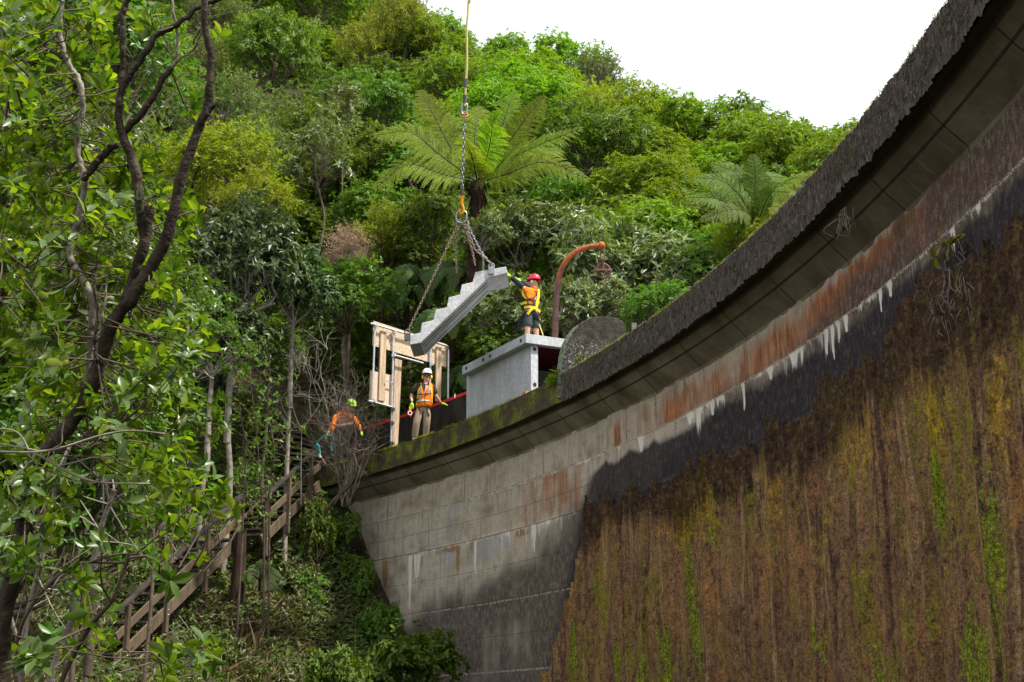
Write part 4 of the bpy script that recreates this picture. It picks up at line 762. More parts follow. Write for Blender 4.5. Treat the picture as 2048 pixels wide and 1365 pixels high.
def helmet(c, f, up, mat, parent, s=1., vents=None):
    r, f, u = frame(f, up); ax = (r, f, u); g = G(); g.ball(c+u*.035*s, (.118*s, .142*s, .115*s), 20, 8, -.10, 1., ax)
    n = 20; V = []
    for i in range(n):
        a = 2*pi*i/n; b = .112*s*cos(a)*r+.135*s*sin(a)*f; o = .127*s*cos(a)*r+(.150*s+.035*s*max(0, sin(a))**2)*sin(a)*f; V += [b+c+u*.028*s, o+c+u*(.018*s-.004)]
    g.add(V, [(2*i, 2*i+1, 2*((i+1) % n)+1, 2*((i+1) % n)) for i in range(n)]); g.add(np.array(V)-u*.010, [(2*i, 2*((i+1) % n), 2*((i+1) % n)+1, 2*i+1) for i in range(n)])
    h = g.obj('helmet', M[mat], parent, True)
    if vents:
        for a, e in vents:
            d_ = r*cos(e)*cos(a)+f*cos(e)*sin(a)+u*sin(e); v = G(); v.ball(c+u*.035*s+d_*np.array([.117*s])*1.0+0*d_, (.020*s, .009*s, .012*s), 8, 5, ax=(unit(np.cross(d_, u)), d_, unit(np.cross(unit(np.cross(d_, u)), d_)))); v.obj('vent', M['black_cloth'], h, True)
    return h
def strap(name, pts, w, mat, parent, nrm, n=16):
    p = spline(pts, n); nr = np.array([unit(v) for v in spline(nrm, n)]); t_ = unit(np.gradient(p, axis=0)); s_ = unit(np.cross(t_, nr)); th = .005
    V = np.stack([p-s_*w/2, p+s_*w/2, p+s_*w/2+nr*th, p-s_*w/2+nr*th], 1).reshape(-1, 3); F = [(4*i+j, 4*i+(j+1) % 4, 4*i+4+(j+1) % 4, 4*i+4+j) for i in range(n-1) for j in range(4)]
    g = G(); g.add(V, F); return g.obj(name, M[mat], parent)
def torso_shell(name, rows, gap, mat, parent, thick=.006, n=30, back=False):
    """rows: (centre, rx, ry); gap(i) half-angle left open at the front"""
    V = []
    for i, (c, rx, ry) in enumerate(rows):
        gp = gap(i); th = np.linspace(gp, 2*pi-gp, n)-pi/2; V.append(np.stack([c[0]+rx*np.cos(th), c[1]+ry*np.sin(th), c[2]+0*th], 1))
    m = len(rows); k = np.concatenate(V); F = np.array([(i*n+j, i*n+j+1, (i+1)*n+j+1, (i+1)*n+j) for i in range(m-1) for j in range(n-1)])
    o = link(name, np_mesh(name, k, [F]), M[mat], parent); md = o.modifiers.new('thick', 'SOLIDIFY'); md.thickness = thick; md.offset = 1; return o

# -- worker in the white helmet, standing on the crest
mu = on_dam(842, 880, .30)[0]; mp = dam(mu, .32, ZC)
mp = at(840, 882, 33.75); mp[2] = ZC
man = empty('person', mp, 'worker in white helmet, yellow earmuffs and blue glasses standing in orange vest and khaki trousers', 'person')
S = 1/.966
def J(x, y, z): return (x, y, z*S)
pel = J(.075, .02, .80); ch_ = J(.085, .01, 1.20); nk = J(.12, .0, 1.385); hd = np.array(J(.143, -.005, 1.545)); skull = J(.143, .005, 1.565); crown_ = J(.145, .01, 1.63)
shR, shL = J(-.105, .02, 1.335), J(.275, .03, 1.325); elR, elL = J(-.235, .03, 1.07), J(.365, .10, 1.085); wrR, wrL = J(-.20, -.06, .915), J(.475, .23, .955)
hpR, hpL = J(-.02, .02, .77), J(.165, .02, .77); knR, knL = J(-.09, -.06, .42), J(.155, -.02, .44); anR, anL = J(-.13, .04, .085), J(.12, .11, .085); ftF = np.array([-.03, -.17, -.05*S])
toR, toL = tuple(np.array(anR)+[-.03, -.18, -.055]), tuple(np.array(anL)+[.03, -.17, -.055])
chin = J(.145, -.08, 1.455); nose0 = J(.145, -.095, 1.535); nose1 = J(.146, -.125, 1.52)
skinned('person_body', [[(pel, (.13, .10)), (lerp(pel, ch_, .5), (.13, .10)), (ch_, (.15, .11)), (J(.10, .01, 1.32), (.10, .08)), (nk, .052), (tuple(hd-[0, 0, .06]), .062), (tuple(hd), (.074, .088)), (skull, (.075, .09)), (crown_, .05)],
    [(tuple(hd-[0, 0, .06]), .062), (chin, .032)], [(tuple(hd), (.074, .088)), (nose0, .02), (nose1, .012)],
    [(ch_, (.15, .11)), (shR, .055), (lerp(shR, elR, .5), .047), (elR, .040), (wrR, .028)], [(ch_, (.15, .11)), (shL, .055), (lerp(shL, elL, .5), .047), (elL, .040), (wrL, .028)],
    [(pel, (.13, .10)), (hpR, .085), (lerp(hpR, knR, .5), .072), (knR, .052), (lerp(knR, anR, .4), .048), (anR, .035), (toR, .018)], [(pel, (.13, .10)), (hpL, .085), (lerp(hpL, knL, .5), .072), (knL, .052), (lerp(knL, anL, .4), .048), (anL, .035), (toL, .018)]], 'skin', man)
skinned('shirt', [[(ch_, (.165, .122)), (lerp(pel, ch_, .45), (.155, .115)), (pel, (.15, .115))], [(ch_, (.165, .122)), (J(.10, .015, 1.33), (.115, .085)), (J(.113, .01, 1.375), .072)], [(ch_, (.165, .122)), (shR, .082), (lerp(shR, elR, .45), .074), (lerp(shR, elR, .86), .068)], [(ch_, (.165, .122)), (shL, .082), (lerp(shL, elL, .45), .074), (lerp(shL, elL, .86), .068)]], 'olive_cloth', man)
skinned('trousers', [[(pel, (.155, .12)), (J(.08, .02, .86), (.15, .118))], [(pel, (.155, .12)), (hpR, .108), (lerp(hpR, knR, .5), .098), (knR, .082), (lerp(knR, anR, .5), .08), (lerp(knR, anR, .85), .076), (lerp(knR, anR, 1.0), .073)], [(pel, (.155, .12)), (hpL, .108), (lerp(hpL, knL, .5), .098), (knL, .082), (lerp(knL, anL, .5), .08), (lerp(knL, anL, .85), .076), (lerp(knL, anL, 1.0), .073)]], 'khaki_cloth', man)
for a, b in ((anR, toR), (anL, toL)): skinned('boot', [[(tuple(np.array(a)+[0, .03, -.02]), .058), (lerp(a, b, .5), (.055, .045)), (b, (.05, .032))], [(tuple(np.array(a)+[0, .03, -.02]), .058), (tuple(np.array(a)+[0, .01, .06]), .055)]], 'boot', man)
rows = [(J(.082, .015, z), rx, ry) for z, rx, ry in ((.80, .185, .150), (.90, .180, .145), (1.02, .183, .148), (1.15, .192, .152), (1.26, .192, .145), (1.33, .165, .122), (1.385, .115, .090))]
rows = [(tuple(np.array(c)+[.012*i*.5, 0, 0]), a, b) for i, (c, a, b) in enumerate(rows)]
vest = torso_shell('vest', rows, lambda i: [.02, .02, .02, .16, .40, .62, .95][i], 'orange_cloth', man)
torso_shell('reflective_band', [(tuple(np.array(rows[0][0])+[0, 0, z*S]), .1885, .1535) for z in (.10, .155)], lambda i: .03, 'silver_tape', man, .003)
def on_vest(ang, zi, off=.012):
    f_ = np.interp(zi, [r[0][2]/S for r in rows], range(len(rows))); i = min(len(rows)-2, int(f_)); k = f_-i; c = np.array(rows[i][0])*(1-k)+np.array(rows[i+1][0])*k; rx = rows[i][1]*(1-k)+rows[i+1][1]*k+off; ry = rows[i][2]*(1-k)+rows[i+1][2]*k+off
    return c+np.array([rx*sin(ang), -ry*cos(ang), 0]), np.array([sin(ang), -cos(ang), .05])
def vest_strap(name, pts, w, mat, off=.012):
    q = [on_vest(a, z, off) for a, z in pts]; return strap(name, [p[0] for p in q], w, mat, man, [p[1] for p in q])
vest_strap('silver_stripe', [(-.62, .90), (-.60, 1.05), (-.58, 1.2), (-.72, 1.34)], .045, 'silver_tape', .007); vest_strap('silver_stripe', [(.62, 1.06), (.58, 1.2), (.72, 1.34)], .045, 'silver_tape', .007)
vest_strap('harness_strap', [(-1.15, .92), (-.95, 1.06), (-.80, 1.2), (-1.0, 1.37)], .048, 'yellow_web'); vest_strap('harness_strap', [(1.35, .90), (1.05, 1.05), (.85, 1.2), (1.0, 1.36)], .044, 'yellow_web')
vest_strap('chest_strap', [(-1.0, 1.10), (-.4, 1.085), (.2, 1.09), (.95, 1.12)], .026, 'black_web', .016); vest_strap('waist_strap', [(-1.5, .93), (-1.1, .96), (-.9, 1.0)], .035, 'black_web', .016)
for (h_, k_, s_) in ((hpR, knR, -1), (hpL, knL, 1)):
    a = np.array(h_)+[s_*.02, -.105, .08]; b = np.array(h_)+[s_*-.0, -.122, -.07]; c = np.array(h_)+[s_*.045, -.118, -.20]
    strap('leg_strap', [a+[s_*.06, .03, .06], a, b, c] if s_ > 0 else [a+[-.03, .02, .05], a, b, b+[0, -.004, -.10]], .045, 'black_web', man, [(s_*.2, -1, 0)]*4)
vest_strap('harness_tail', [(-1.45, .84), (-1.2, .87), (-.9, .86)], .04, 'yellow_web', .02)
skinned('glove', hand_chains(wrR, (-.02, -.10, -.95), (-.5, -.85, .1), 1.18, .55, 1), 'green_glove', man, 1); skinned('glove', hand_chains(wrL, (.85, .30, -.15), (0, -.3, 1), 1.18, .6, -1), 'green_glove', man, 1)
gk = np.array(wrR)+[-.045, -.02, -.135]
g = G(); g.box(gk+[0, 0, -.03], (.05, .035, .10)); lan = g.obj('lanyard_grip', M['orange_steel'], man, bevel=.008)
g = G(); g.torus(gk+[0, -.02, -.14], .046, .010, (.2, -1, .1), 16, 6); g.obj('karabiner', M['white_shell'], lan, True)
g = G(); g.tube(spline([gk+[0, 0, -.18], gk+[.01, .02, -.22], gk+[.03, .12, -.10], gk+[-.1, .6, .05]], 14), .012, 6); g.obj('red_cord', M['red_strip'], lan, True)
hc = hd+[0, 0, .045]; hf = np.array([.06, -1, -.04]); hm = helmet(hc, hf, (.02, 0, 1), 'white_shell', man, 1.0)
for s_ in (-1, 1):
    g = G(); c = hd+[s_*.098, .012, -.022]; g.ball(c, (.034, .044, .058), 12, 8); g.obj('earmuff', M['yellow_shell'], man, True)
    g = G(); g.tube([c+[s_*.012, .0, .03], c+[s_*.022, .01, .09]], .009, 6); g.obj('earmuff_arm', M['black_cloth'], man, True)
    g = G(); g.ball(hd+[s_*.034, -.083, .004], (.033, .02, .022), 12, 8); g.obj('lens', M['blue_glass'], man, True)
    g = G(); g.tube([hd+[s_*.06, -.075, .01], hd+[s_*.082, -.02, .012]], .005, 6); g.obj('glasses_arm', M['black_cloth'], man, True)
    strap('chin_strap', [hd+[s_*.08, -.01, .02], hd+[s_*.073, -.02, -.06], hd+[s_*.03, -.055, -.105]], .016, 'black_web', man, [(s_, -.2, 0), (s_, -.3, -.2), (s_*.5, -.5, -1)], 8)
g = G(); g.ball(hd+[.002, -.070, -.063], (.030, .014, .008), 10, 6); g.ball(hd+[.002, -.082, -.040], (.032, .010, .009), 10, 6); g.obj('beard', M['hair'], man, True)
g = G(); g.tube([hd+[-.018, -.086, -.053], hd+[.02, -.086, -.053]], .005, 6); g.obj('mouth', noisy('lips', (.35, .13, .11), (.4, .16, .13), 8), man, True)
g = G(); g.ball(hd+[0, .03, -.01], (.079, .075, .075), 14, 8); g.obj('hair', M['hair'], man, True)

# -- worker in the red helmet, kneeling-deep behind the lid edge, guiding the flight
wp = at(1062, 676, 30.35); wz = zt+BT+ZC; wp = np.array([wp[0], wp[1], wz])
w2 = empty('person', wp, 'worker in red helmet and shorts seen from behind, reaching up to the hanging stairs', 'person')
zoff = None
def K(cx, cy, y=0.):                       # crop bearings to local metres
    d = np.linalg.norm(wp)*0+30.35; p = at(980+cx/7.586, 520+cy/7.586, d*cos(0)); q_ = on_plane(980+cx/7.586, 520+cy/7.586, wp+np.array([0, y, 0]), np.array([0, 1., 0])); return tuple(q_-wp)
pel = K(610, 800); ch_ = K(615, 580); nk = K(665, 445); hd = np.array(K(668, 345)); shA, shB = K(545, 455, -.03), K(725, 480, .06); elA = K(420, 345, .02); wrA = K(318, 262, .05); hpA, hpB = K(580, 820, -.02), K(675, 830, .05); knA, knB = K(568, 1075, -.06), K(700, 1090, .07)
elB, wrB = K(600, 420, .32), K(470, 330, .42)
footz = 0.02; anA = (knA[0]-.02, knA[1]+.06, .085); anB = (knB[0]+.02, knB[1]+.05, .085)
f2 = unit(np.array([-.80, .52, .25]))
skinned('person_body', [[(pel, (.12, .10)), (lerp(pel, ch_, .5), (.12, .095)), (ch_, (.14, .105)), (lerp(ch_, nk, .6), (.09, .075)), (nk, .05), (tuple(hd-[0, 0, .05]), .062), (tuple(hd), (.075, .085)), (tuple(hd+[0, 0, .06]), .06)], [(tuple(hd-[0, 0, .05]), .062), (tuple(hd+f2*.075-[0, 0, .09]), .03)], [(tuple(hd), (.075, .085)), (tuple(hd+f2*.088-[0, 0, .015]), .02), (tuple(hd+f2*.112-[0, 0, .03]), .012)],
    [(ch_, (.14, .105)), (shA, .055), (lerp(shA, elA, .5), .047), (elA, .04), (wrA, .028)], [(ch_, (.14, .105)), (shB, .055), (elB, .042), (wrB, .028)],
    [(pel, (.12, .10)), (hpA, .085), (lerp(hpA, knA, .5), .075), (knA, .056), (lerp(knA, anA, .45), .054), (anA, .036), (tuple(np.array(anA)+f2*[.16, .16, 0]-[0, 0, .05]), .03)], [(pel, (.12, .10)), (hpB, .085), (lerp(hpB, knB, .5), .075), (knB, .056), (lerp(knB, anB, .45), .054), (anB, .036), (tuple(np.array(anB)+f2*[.16, .16, 0]-[0, 0, .05]), .03)]], 'skin', w2)
waist = K(600, 740)
skinned('shirt', [[(ch_, (.165, .125)), (lerp(ch_, waist, .5), (.15, .115)), (waist, (.148, .115))], [(ch_, (.165, .125)), (lerp(ch_, nk, .55), (.12, .09)), (lerp(ch_, nk, .85), .075)], [(ch_, (.165, .125)), (shA, .082), (lerp(shA, elA, .22), .076)], [(ch_, (.165, .125)), (shB, .084), (lerp(shB, elB, .25), .07)]], 'orange_cloth', w2)
skinned('sleeve', [[(lerp(shA, elA, .15), .066), (lerp(shA, elA, .6), .064), (elA, .058), (lerp(elA, wrA, .6), .05), (wrA, .043)]], 'navy_cloth', w2); skinned('sleeve', [[(lerp(shB, elB, .2), .066), (elB, .056), (wrB, .043)]], 'navy_cloth', w2)
skinned('shorts', [[(pel, (.15, .12)), (waist, (.145, .115))], [(pel, (.15, .12)), (hpA, .108), (lerp(hpA, knA, .55), .105), (lerp(hpA, knA, .86), .102)], [(pel, (.15, .12)), (hpB, .108), (lerp(hpB, knB, .55), .105), (lerp(hpB, knB, .9), .10)]], 'grey_shorts', w2)
skinned('tied_jacket', [[(lerp(pel, waist, .35), (.165, .135)), (lerp(pel, waist, .8), (.158, .128))], [(lerp(pel, waist, .35), (.165, .135)), (K(500, 880, -.02), .055), (K(455, 985, .0), .05), (K(430, 1030, .0), .03)], [(lerp(pel, waist, .35), (.165, .135)), (K(715, 900, .02), .075), (K(735, 985, .03), .05)]], 'black_cloth', w2)
skinned('tool_pouch', [[(K(470, 1050), .03), (K(380, 1090), .022), (K(350, 1105), .012)]], 'black_cloth', w2)
for a in (anA, anB): skinned('boot', [[(tuple(np.array(a)+[0, 0, -.02]), .056), (tuple(np.array(a)+f2*[.18, .18, 0]-[0, 0, .045]), (.05, .04))], [(tuple(np.array(a)+[0, 0, -.02]), .056), (tuple(np.array(a)+[0, 0, .06]), .054)]], 'boot', w2)
skinned('glove', hand_chains(wrA, unit(np.array(K(250, 205, .05))-np.array(wrA)), (.5, -.6, .6), 1.15, .35, 1), 'green_glove', w2, 1); skinned('glove', hand_chains(wrB, (-.8, .2, .5), (.3, -.8, .4), 1.15, .35, 1), 'green_glove', w2, 1)
helmet(hd+[0, 0, .04], f2*[1, 1, -.1], (.22, -.12, 1), 'red_shell', w2, 1.02, [(a, e) for a in (-2.6, -1.9, -1.1, -.3, .5, 1.6, 2.6, 3.4) for e in (.45, .95)])
r_, f_, u_ = frame(f2); sd_ = np.cross((0, 0, 1), f2); sd_ = unit(sd_)
for s_ in (-1, 1): g = G(); g.ball(hd+sd_*s_*.088+[0, 0, -.012], (.036, .036, .046), 12, 8); g.obj('earmuff', noisy('grey_earmuff', (.5, .53, .48), (.6, .63, .58), 6), w2, True)
skinned('orange_collar', [[(tuple(hd-f2*.02-[0, 0, .07]), (.075, .075)), (lerp(nk, ch_, .15), (.10, .08))]], 'orange_cloth', w2)
# harness across the back: local across / outward frame of the torso
outw = unit(np.array([.15, -1, .05])); acr = unit(np.cross((0, 0, 1), outw))
def BK(cx, cy, o=.135): q_ = np.array(K(cx, cy)); m = np.array(K(610, cy)); h = np.dot(q_-m, [1, 0, 0])/.175; return q_+np.array([0, -1, 0])*o*sqrt(max(.08, 1-h*h)), np.array([h*.9, -1, 0])
def bstrap(name, pts, w, mat, o=.138): q_ = [BK(*p, o) for p in pts]; strap(name, [a for a, b in q_], w, mat, w2, [b for a, b in q_])
bstrap('harness_strap', [(735, 450), (735, 560), (715, 660), (705, 740)], .07, 'yellow_web'); bstrap('harness_strap', [(490, 480), (505, 545), (560, 620), (590, 690)], .055, 'yellow_web')
bstrap('harness_strap', [(470, 690), (520, 672), (560, 690)], .06, 'yellow_web'); bstrap('hip_strap', [(520, 745), (600, 745), (690, 760), (760, 800)], .055, 'yellow_web', .15); bstrap('leg_strap', [(655, 755), (610, 800), (570, 855)], .055, 'yellow_web', .155)
bstrap('black_strap', [(455, 610), (540, 630), (620, 640), (690, 645)], .035, 'black_web', .145); bstrap('black_strap', [(460, 710), (560, 710), (690, 715)], .03, 'black_web', .145); bstrap('black_strap', [(715, 450), (700, 560), (620, 620), (560, 600), (525, 520)], .018, 'black_web', .150); bstrap('black_strap', [(570, 640), (580, 700)], .03, 'black_web', .148); bstrap('black_strap', [(665, 650), (670, 715)], .025, 'black_web', .148)
g = G(); g.tube(spline([np.array(K(745, 980, -.05)), np.array(K(775, 1060, -.1)), np.array(K(805, 1150, -.15)), np.array(K(830, 1230, 0))], 12), .012, 6); g.obj('yellow_lanyard', M['yellow_rope'], w2, True)

# -- worker bent over behind the bare shrub
cp_ = at(688, 905, 36.9); cp_[2] = max(gz(cp_[0], cp_[1]), at(688, 905, 36.9)[2]); w3 = empty('person', cp_, 'worker in orange top and lime helmet bending down behind the bare twiggy shrub', 'person')
def Q(px, py, y=0.): return tuple(on_plane(px, py, cp_+np.array([0, y, 0]), np.array([0, 1., 0]))-cp_)
pel = Q(672, 862); ch_ = Q(686, 836, -.1); nk = Q(697, 822, -.2); hd = np.array(Q(702, 813, -.3)); shA, shB = Q(672, 835, -.18), Q(706, 834, -.1); elA, elB = Q(664, 858, -.25), Q(716, 852, -.2); wrA, wrB = Q(655, 868, -.32), Q(722, 862, -.3); hpA, hpB = Q(668, 866), Q(684, 866, .05); knA, knB = Q(664, 890, -.2), Q(692, 890, -.12); anA, anB = Q(668, 912), Q(690, 912, .05)
skinned('person_body', [[(pel, .12), (ch_, .13), (nk, .055), (tuple(hd), .08), (tuple(hd+[.02, -.05, .04]), .06)], [(ch_, .13), (shA, .055), (elA, .042), (wrA, .03)], [(ch_, .13), (shB, .055), (elB, .042), (wrB, .03)], [(pel, .12), (hpA, .085), (knA, .056), (anA, .038)], [(pel, .12), (hpB, .085), (knB, .056), (anB, .038)]], 'skin', w3)
skinned('orange_top', [[(ch_, .19), (pel, .17)], [(ch_, .19), (lerp(ch_, nk, .7), .10)], [(ch_, .19), (shA, .10), (elA, .075), (lerp(elA, wrA, .7), .06)], [(ch_, .19), (shB, .10), (elB, .075), (lerp(elB, wrB, .7), .06)]], 'orange_cloth', w3)
skinned('trousers', [[(pel, .16), (hpA, .105), (knA, .085), (anA, .07)], [(pel, .16), (hpB, .105), (knB, .085), (anB, .07)]], 'navy_cloth', w3)
for a in (anA, anB): skinned('boot', [[(tuple(np.array(a)+[0, 0, .02]), .055), (tuple(np.array(a)+[.02, -.17, -.02]), .045)]], 'boot', w3)
skinned('glove', hand_chains(wrA, (-.3, -.5, -.8), (-.7, -.5, .3), 1.1, .6, 1), 'green_glove', w3, 1); skinned('glove', hand_chains(wrB, (.3, -.5, -.8), (.7, -.5, .3), 1.1, .6, -1), 'green_glove', w3, 1)
helmet(hd+[.01, -.02, .045], (.4, -.9, -.5), (.2, -.35, 1), 'lime_shell', w3, 1.0)
strap('silver_band', [np.array(Q(654, 849, -.2)), np.array(Q(668, 851, -.33)), np.array(Q(690, 849, -.34)), np.array(Q(706, 846, -.2))], .05, 'silver_tape', w3, [(-.8, -.6, 0), (-.2, -1, 0), (.2, -1, 0), (.9, -.5, 0)])

# ------------------------------------------------------------------ tree ferns
def frond_mesh(name, ctrl, seed, npin=30, plen=.55, mats=('lf_fern', 'rachis'), up=(0, 0, 1), droop=.32, pw=.095, bare=.16):
    rng = np.random.default_rng(seed); p = spline(ctrl, 60); t_ = unit(np.gradient(p, axis=0)); L = np.r_[0, np.cumsum(np.linalg.norm(np.diff(p, axis=0), axis=1))]; L /= L[-1]
    g = G(); g.tube(p[::3], np.linspace(.026, .006, 20), 6, False, mid=1); P, D, N_, LL, WW = [], [], [], [], []
    for s_ in (-1, 1):
        for i in range(npin):
            f = bare+(1-bare)*(i+.5*(s_ > 0)*.6)/npin; j = min(59, int(f*59)); x = (f-bare)/(1-bare); pl = plen*(sin(pi*min(1, .22+.78*x)**.8)**.75+.10)*rng.uniform(.9, 1.08)
            b = unit(np.cross(t_[j], up))*s_; nrm = unit(np.cross(b, t_[j]))*s_; nrm = nrm if nrm[2] > 0 else -nrm; d = unit(b*.86+t_[j]*(.42+.5*x)+nrm*.12+rng.normal(0, .05, 3))
            n = 15; k = (np.arange(n)+.6)/n
            base = p[j]+d*pl*k[:, None]-np.array([0, 0, 1])*(droop*pl*k**2)[:, None]; dd = unit(d-np.array([0, 0, 1])*(2*droop*k)[:, None]); c = unit(np.cross(nrm, d))
            for q in (-1, 1):
                P.append(base); D.append(unit(c*q*.9+dd*.6-nrm*.06)); N_.append(np.tile(nrm, (n, 1))+rng.normal(0, .12, (n, 3))); w = pw*(1.02-k**1.6*.85)*(pl/plen)**.5; LL.append(w); WW.append(np.full(n, pl/n*1.15))
    V, T, Q_ = leaf_blades(np.concatenate(P), np.concatenate(D), np.concatenate(N_), np.concatenate(LL), np.concatenate(WW), False, .1, .03); g.add(V, T)
    return link(name, g.mesh(name, False), [M[m] for m in mats])
def tree_fern(base_px, d, fronds, label, trunk_h, seed, plen=.55, mats=('lf_fern', 'rachis'), tr=.16, npin=30, cat='tree fern', name='tree_fern', skirt=True):
    b = at(*base_px, d); T = empty(name, (b[0], b[1], b[2]-trunk_h), label, cat); o0 = np.array(T.location); g = G(); n = 14; zz = np.linspace(0, trunk_h, n)
    pts = np.stack([.06*np.sin(zz*1.3), .05*np.cos(zz), zz], 1); pts -= pts[-1]*[1, 1, 0]*np.linspace(0, 1, n)[:, None]; g.tube(pts, tr*np.r_[1.3, np.linspace(1.1, .9, n-3), 1.15, 1.2], 12)
    rng = np.random.default_rng(seed)
    if skirt:
        m = 260; a = rng.random(m)*6.28; z = trunk_h-rng.random(m)**1.5*1.3; V, F, _ = leaf_blades(np.stack([tr*cos_(a), tr*sin_(a), z], 1), np.stack([cos_(a)*.5, sin_(a)*.5, -1+0*a], 1), np.stack([cos_(a), sin_(a), 0*a], 1), rng.uniform(.2, .5, m), .03); g.add(V, F)
    g.obj('trunk', M['fern_trunk'], T, True)
    for i, (pts_, dd) in enumerate(fronds):
        c = [b]; k = len(pts_)
        for j, (x, y) in enumerate(pts_): c.append(at(x, y, d+dd*((j+1)/k)))
        up = np.array([0, -1., .45]); f = frond_mesh('frond', np.array(c)-o0, seed+i, npin, plen, mats, up); f.parent = T
    return T
cos_, sin_ = np.cos, np.sin
tree_fern((955, 365), 39.5, [([(905, 300), (865, 225), (838, 180)], .5), ([(880, 310), (820, 265), (745, 272)], -.8), ([(890, 350), (815, 330), (745, 382)], -1.2), ([(950, 300), (953, 240), (958, 212)], 1.6),
    ([(983, 310), (1010, 235), (1030, 180)], 1.), ([(1000, 310), (1050, 240), (1092, 190)], .3), ([(1010, 325), (1080, 290), (1168, 255)], .2), ([(1010, 350), (1090, 325), (1182, 362)], -1.0), ([(975, 310), (985, 255), (990, 222)], -1.6),
    ([(930, 300), (905, 250), (880, 222)], 2.2), ([(1020, 340), (1085, 305), (1125, 300)], 2.2), ([(925, 335), (870, 300), (815, 300)], 2.4), ([(950, 340), (940, 300), (925, 270)], -2.6), ([(985, 345), (1020, 310), (1050, 290)], -2.2)],
    'large tree fern with spreading yellow green fronds behind the lifting chain', 6.0, 100, .62)
tree_fern((1512, 470), 36, [([(1500, 420), (1450, 365), (1385, 355)], -.5), ([(1500, 410), (1475, 350), (1420, 325)], .5), ([(1510, 400), (1512, 350), (1505, 308)], .3), ([(1525, 420), (1545, 385), (1562, 400)], -.6), ([(1490, 440), (1440, 400), (1370, 395)], -.8), ([(1520, 410), (1540, 360), (1548, 345)], .9), ([(1500, 430), (1460, 420), (1400, 440)], -1.)],
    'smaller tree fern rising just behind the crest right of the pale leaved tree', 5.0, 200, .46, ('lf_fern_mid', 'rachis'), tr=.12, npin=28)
tree_fern((1640, 440), 33.5, [([(1610, 400), (1585, 385), (1555, 410)], -.5), ([(1615, 390), (1600, 362), (1580, 372)], .3), ([(1625, 385), (1622, 355), (1610, 345)], .6), ([(1650, 390), (1660, 350), (1670, 335)], .5), ([(1600, 420), (1570, 415), (1545, 430)], -.8)],
    'yellowing tree fern half hidden behind the parapet near the far treetops', 4.5, 300, .42, ('lf_fern', 'rachis'), tr=.11, npin=26)
for i, (px, py, d, sc, lab) in enumerate([(905, 660, 37.5, 1.0, 'shade fern arching beside the right end of the scaffold'), (850, 575, 40, 1.1, 'dark fern behind the hanging stairs and their left chain'), (815, 600, 40.5, 1.0, 'feathery fern in the gully above the scaffold'), (900, 770, 37, .8, 'low fern behind the parapet between the scaffold and the chamber'),
        (925, 560, 39.5, .9, 'fern under the hanging stairs beside the slack chain')]):
    rng = np.random.default_rng(500+i); fr = []
    for k in range(9): a = k*.7+rng.random()*.5; r = 62*sc*rng.uniform(.7, 1.1); fr.append(([(px+r*.5*cos(a), py-30*sc), (px+r*1.0*cos(a), py-26*sc+r*.1), (px+r*1.4*cos(a), py+12*sc+rng.random()*16)], -1.1*sin(a)))
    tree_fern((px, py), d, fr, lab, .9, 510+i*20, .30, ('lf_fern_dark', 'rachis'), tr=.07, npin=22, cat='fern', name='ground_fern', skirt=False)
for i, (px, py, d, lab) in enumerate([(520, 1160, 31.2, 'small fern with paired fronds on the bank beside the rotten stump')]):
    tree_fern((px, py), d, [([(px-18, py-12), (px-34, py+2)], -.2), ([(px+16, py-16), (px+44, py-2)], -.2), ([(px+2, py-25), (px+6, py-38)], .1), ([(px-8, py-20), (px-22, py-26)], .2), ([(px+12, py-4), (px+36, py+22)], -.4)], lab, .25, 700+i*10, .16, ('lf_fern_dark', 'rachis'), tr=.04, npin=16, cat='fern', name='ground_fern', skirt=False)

# ------------------------------------------------------------------ particular trees and bushes (crown middle by bearing and distance)
taken = []
def PA(*a, **k):
    o = plant_at(*a, **k); taken.append((o.location.x, o.location.y, k.get('r', 1.6))); return o
PA('broadleaf_tree', 'pale', 1255, 520, 38.5, 1.15, 'pale leaved tree with silvery leaf backs behind the rusty davit', 'tree', v=0, sq=(1.05, 1, 1.1))
PA('broadleaf_tree', 'pale', 1130, 470, 40.5, .85, 'silvery leaved tree below the right fronds of the large tree fern', 'tree', v=1, rot=1.)
PA('broadleaf_tree', 'pale', 1030, 470, 40.5, .70, 'low pale leaved tree straight behind the sling ring and upper hanging step', 'tree', v=1, rot=2.2)
PA('broadleaf_tree', 'pale', 1180, 610, 35.5, .62, 'bright leafy pale tree just behind the foot of the davit', 'tree', v=0, rot=3.)
PA('broadleaf_tree', 'pale', 1030, 620, 37, .75, 'pale leaved tree behind the legs of the red helmeted worker', 'tree', v=0, rot=4.)
PA('broadleaf_tree', 'pale', 1370, 560, 36, .62, 'pale leaved tree showing just above the crest right of the rounded pier', 'tree', v=1, rot=5.)
for i, (px, py, d, s, kk) in enumerate([(1440, 520, 38, .7, 'mid'), (1480, 490, 39, .75, 'rosette'), (1550, 440, 40, .7, 'mid'), (1420, 450, 42, .8, 'mid'), (1340, 440, 44, .85, 'rosette'), (1600, 400, 41, .6, 'rosette'), (1390, 540, 36, .5, 'mid'), (1320, 610, 33.5, .5, 'mid'), (1500, 470, 36, .5, 'yellow'), (1650, 380, 40, .5, 'rosette')]):
    PA('broadleaf_tree', kk, px, py, d, s, 'green bush in the dense scrub along the back of the crest', 'tree', v=i, rot=i*1.3, group='scrub along the back of the crest')
PA('broadleaf_tree', 'mid', 1000, 700, 36.2, .55, 'green bush behind the left edge of the chamber lid', 'tree', v=1, rot=.4)
PA('broadleaf_tree', 'pale', 965, 462, 38.6, .42, 'small pale leaved tree in front of the trunk of the large tree fern', 'tree', v=0, rot=2.)
PA('broadleaf_tree', 'mid', 860, 440, 42, .7, 'dark green tree under the left fronds of the large tree fern', 'tree', v=1, rot=2.)
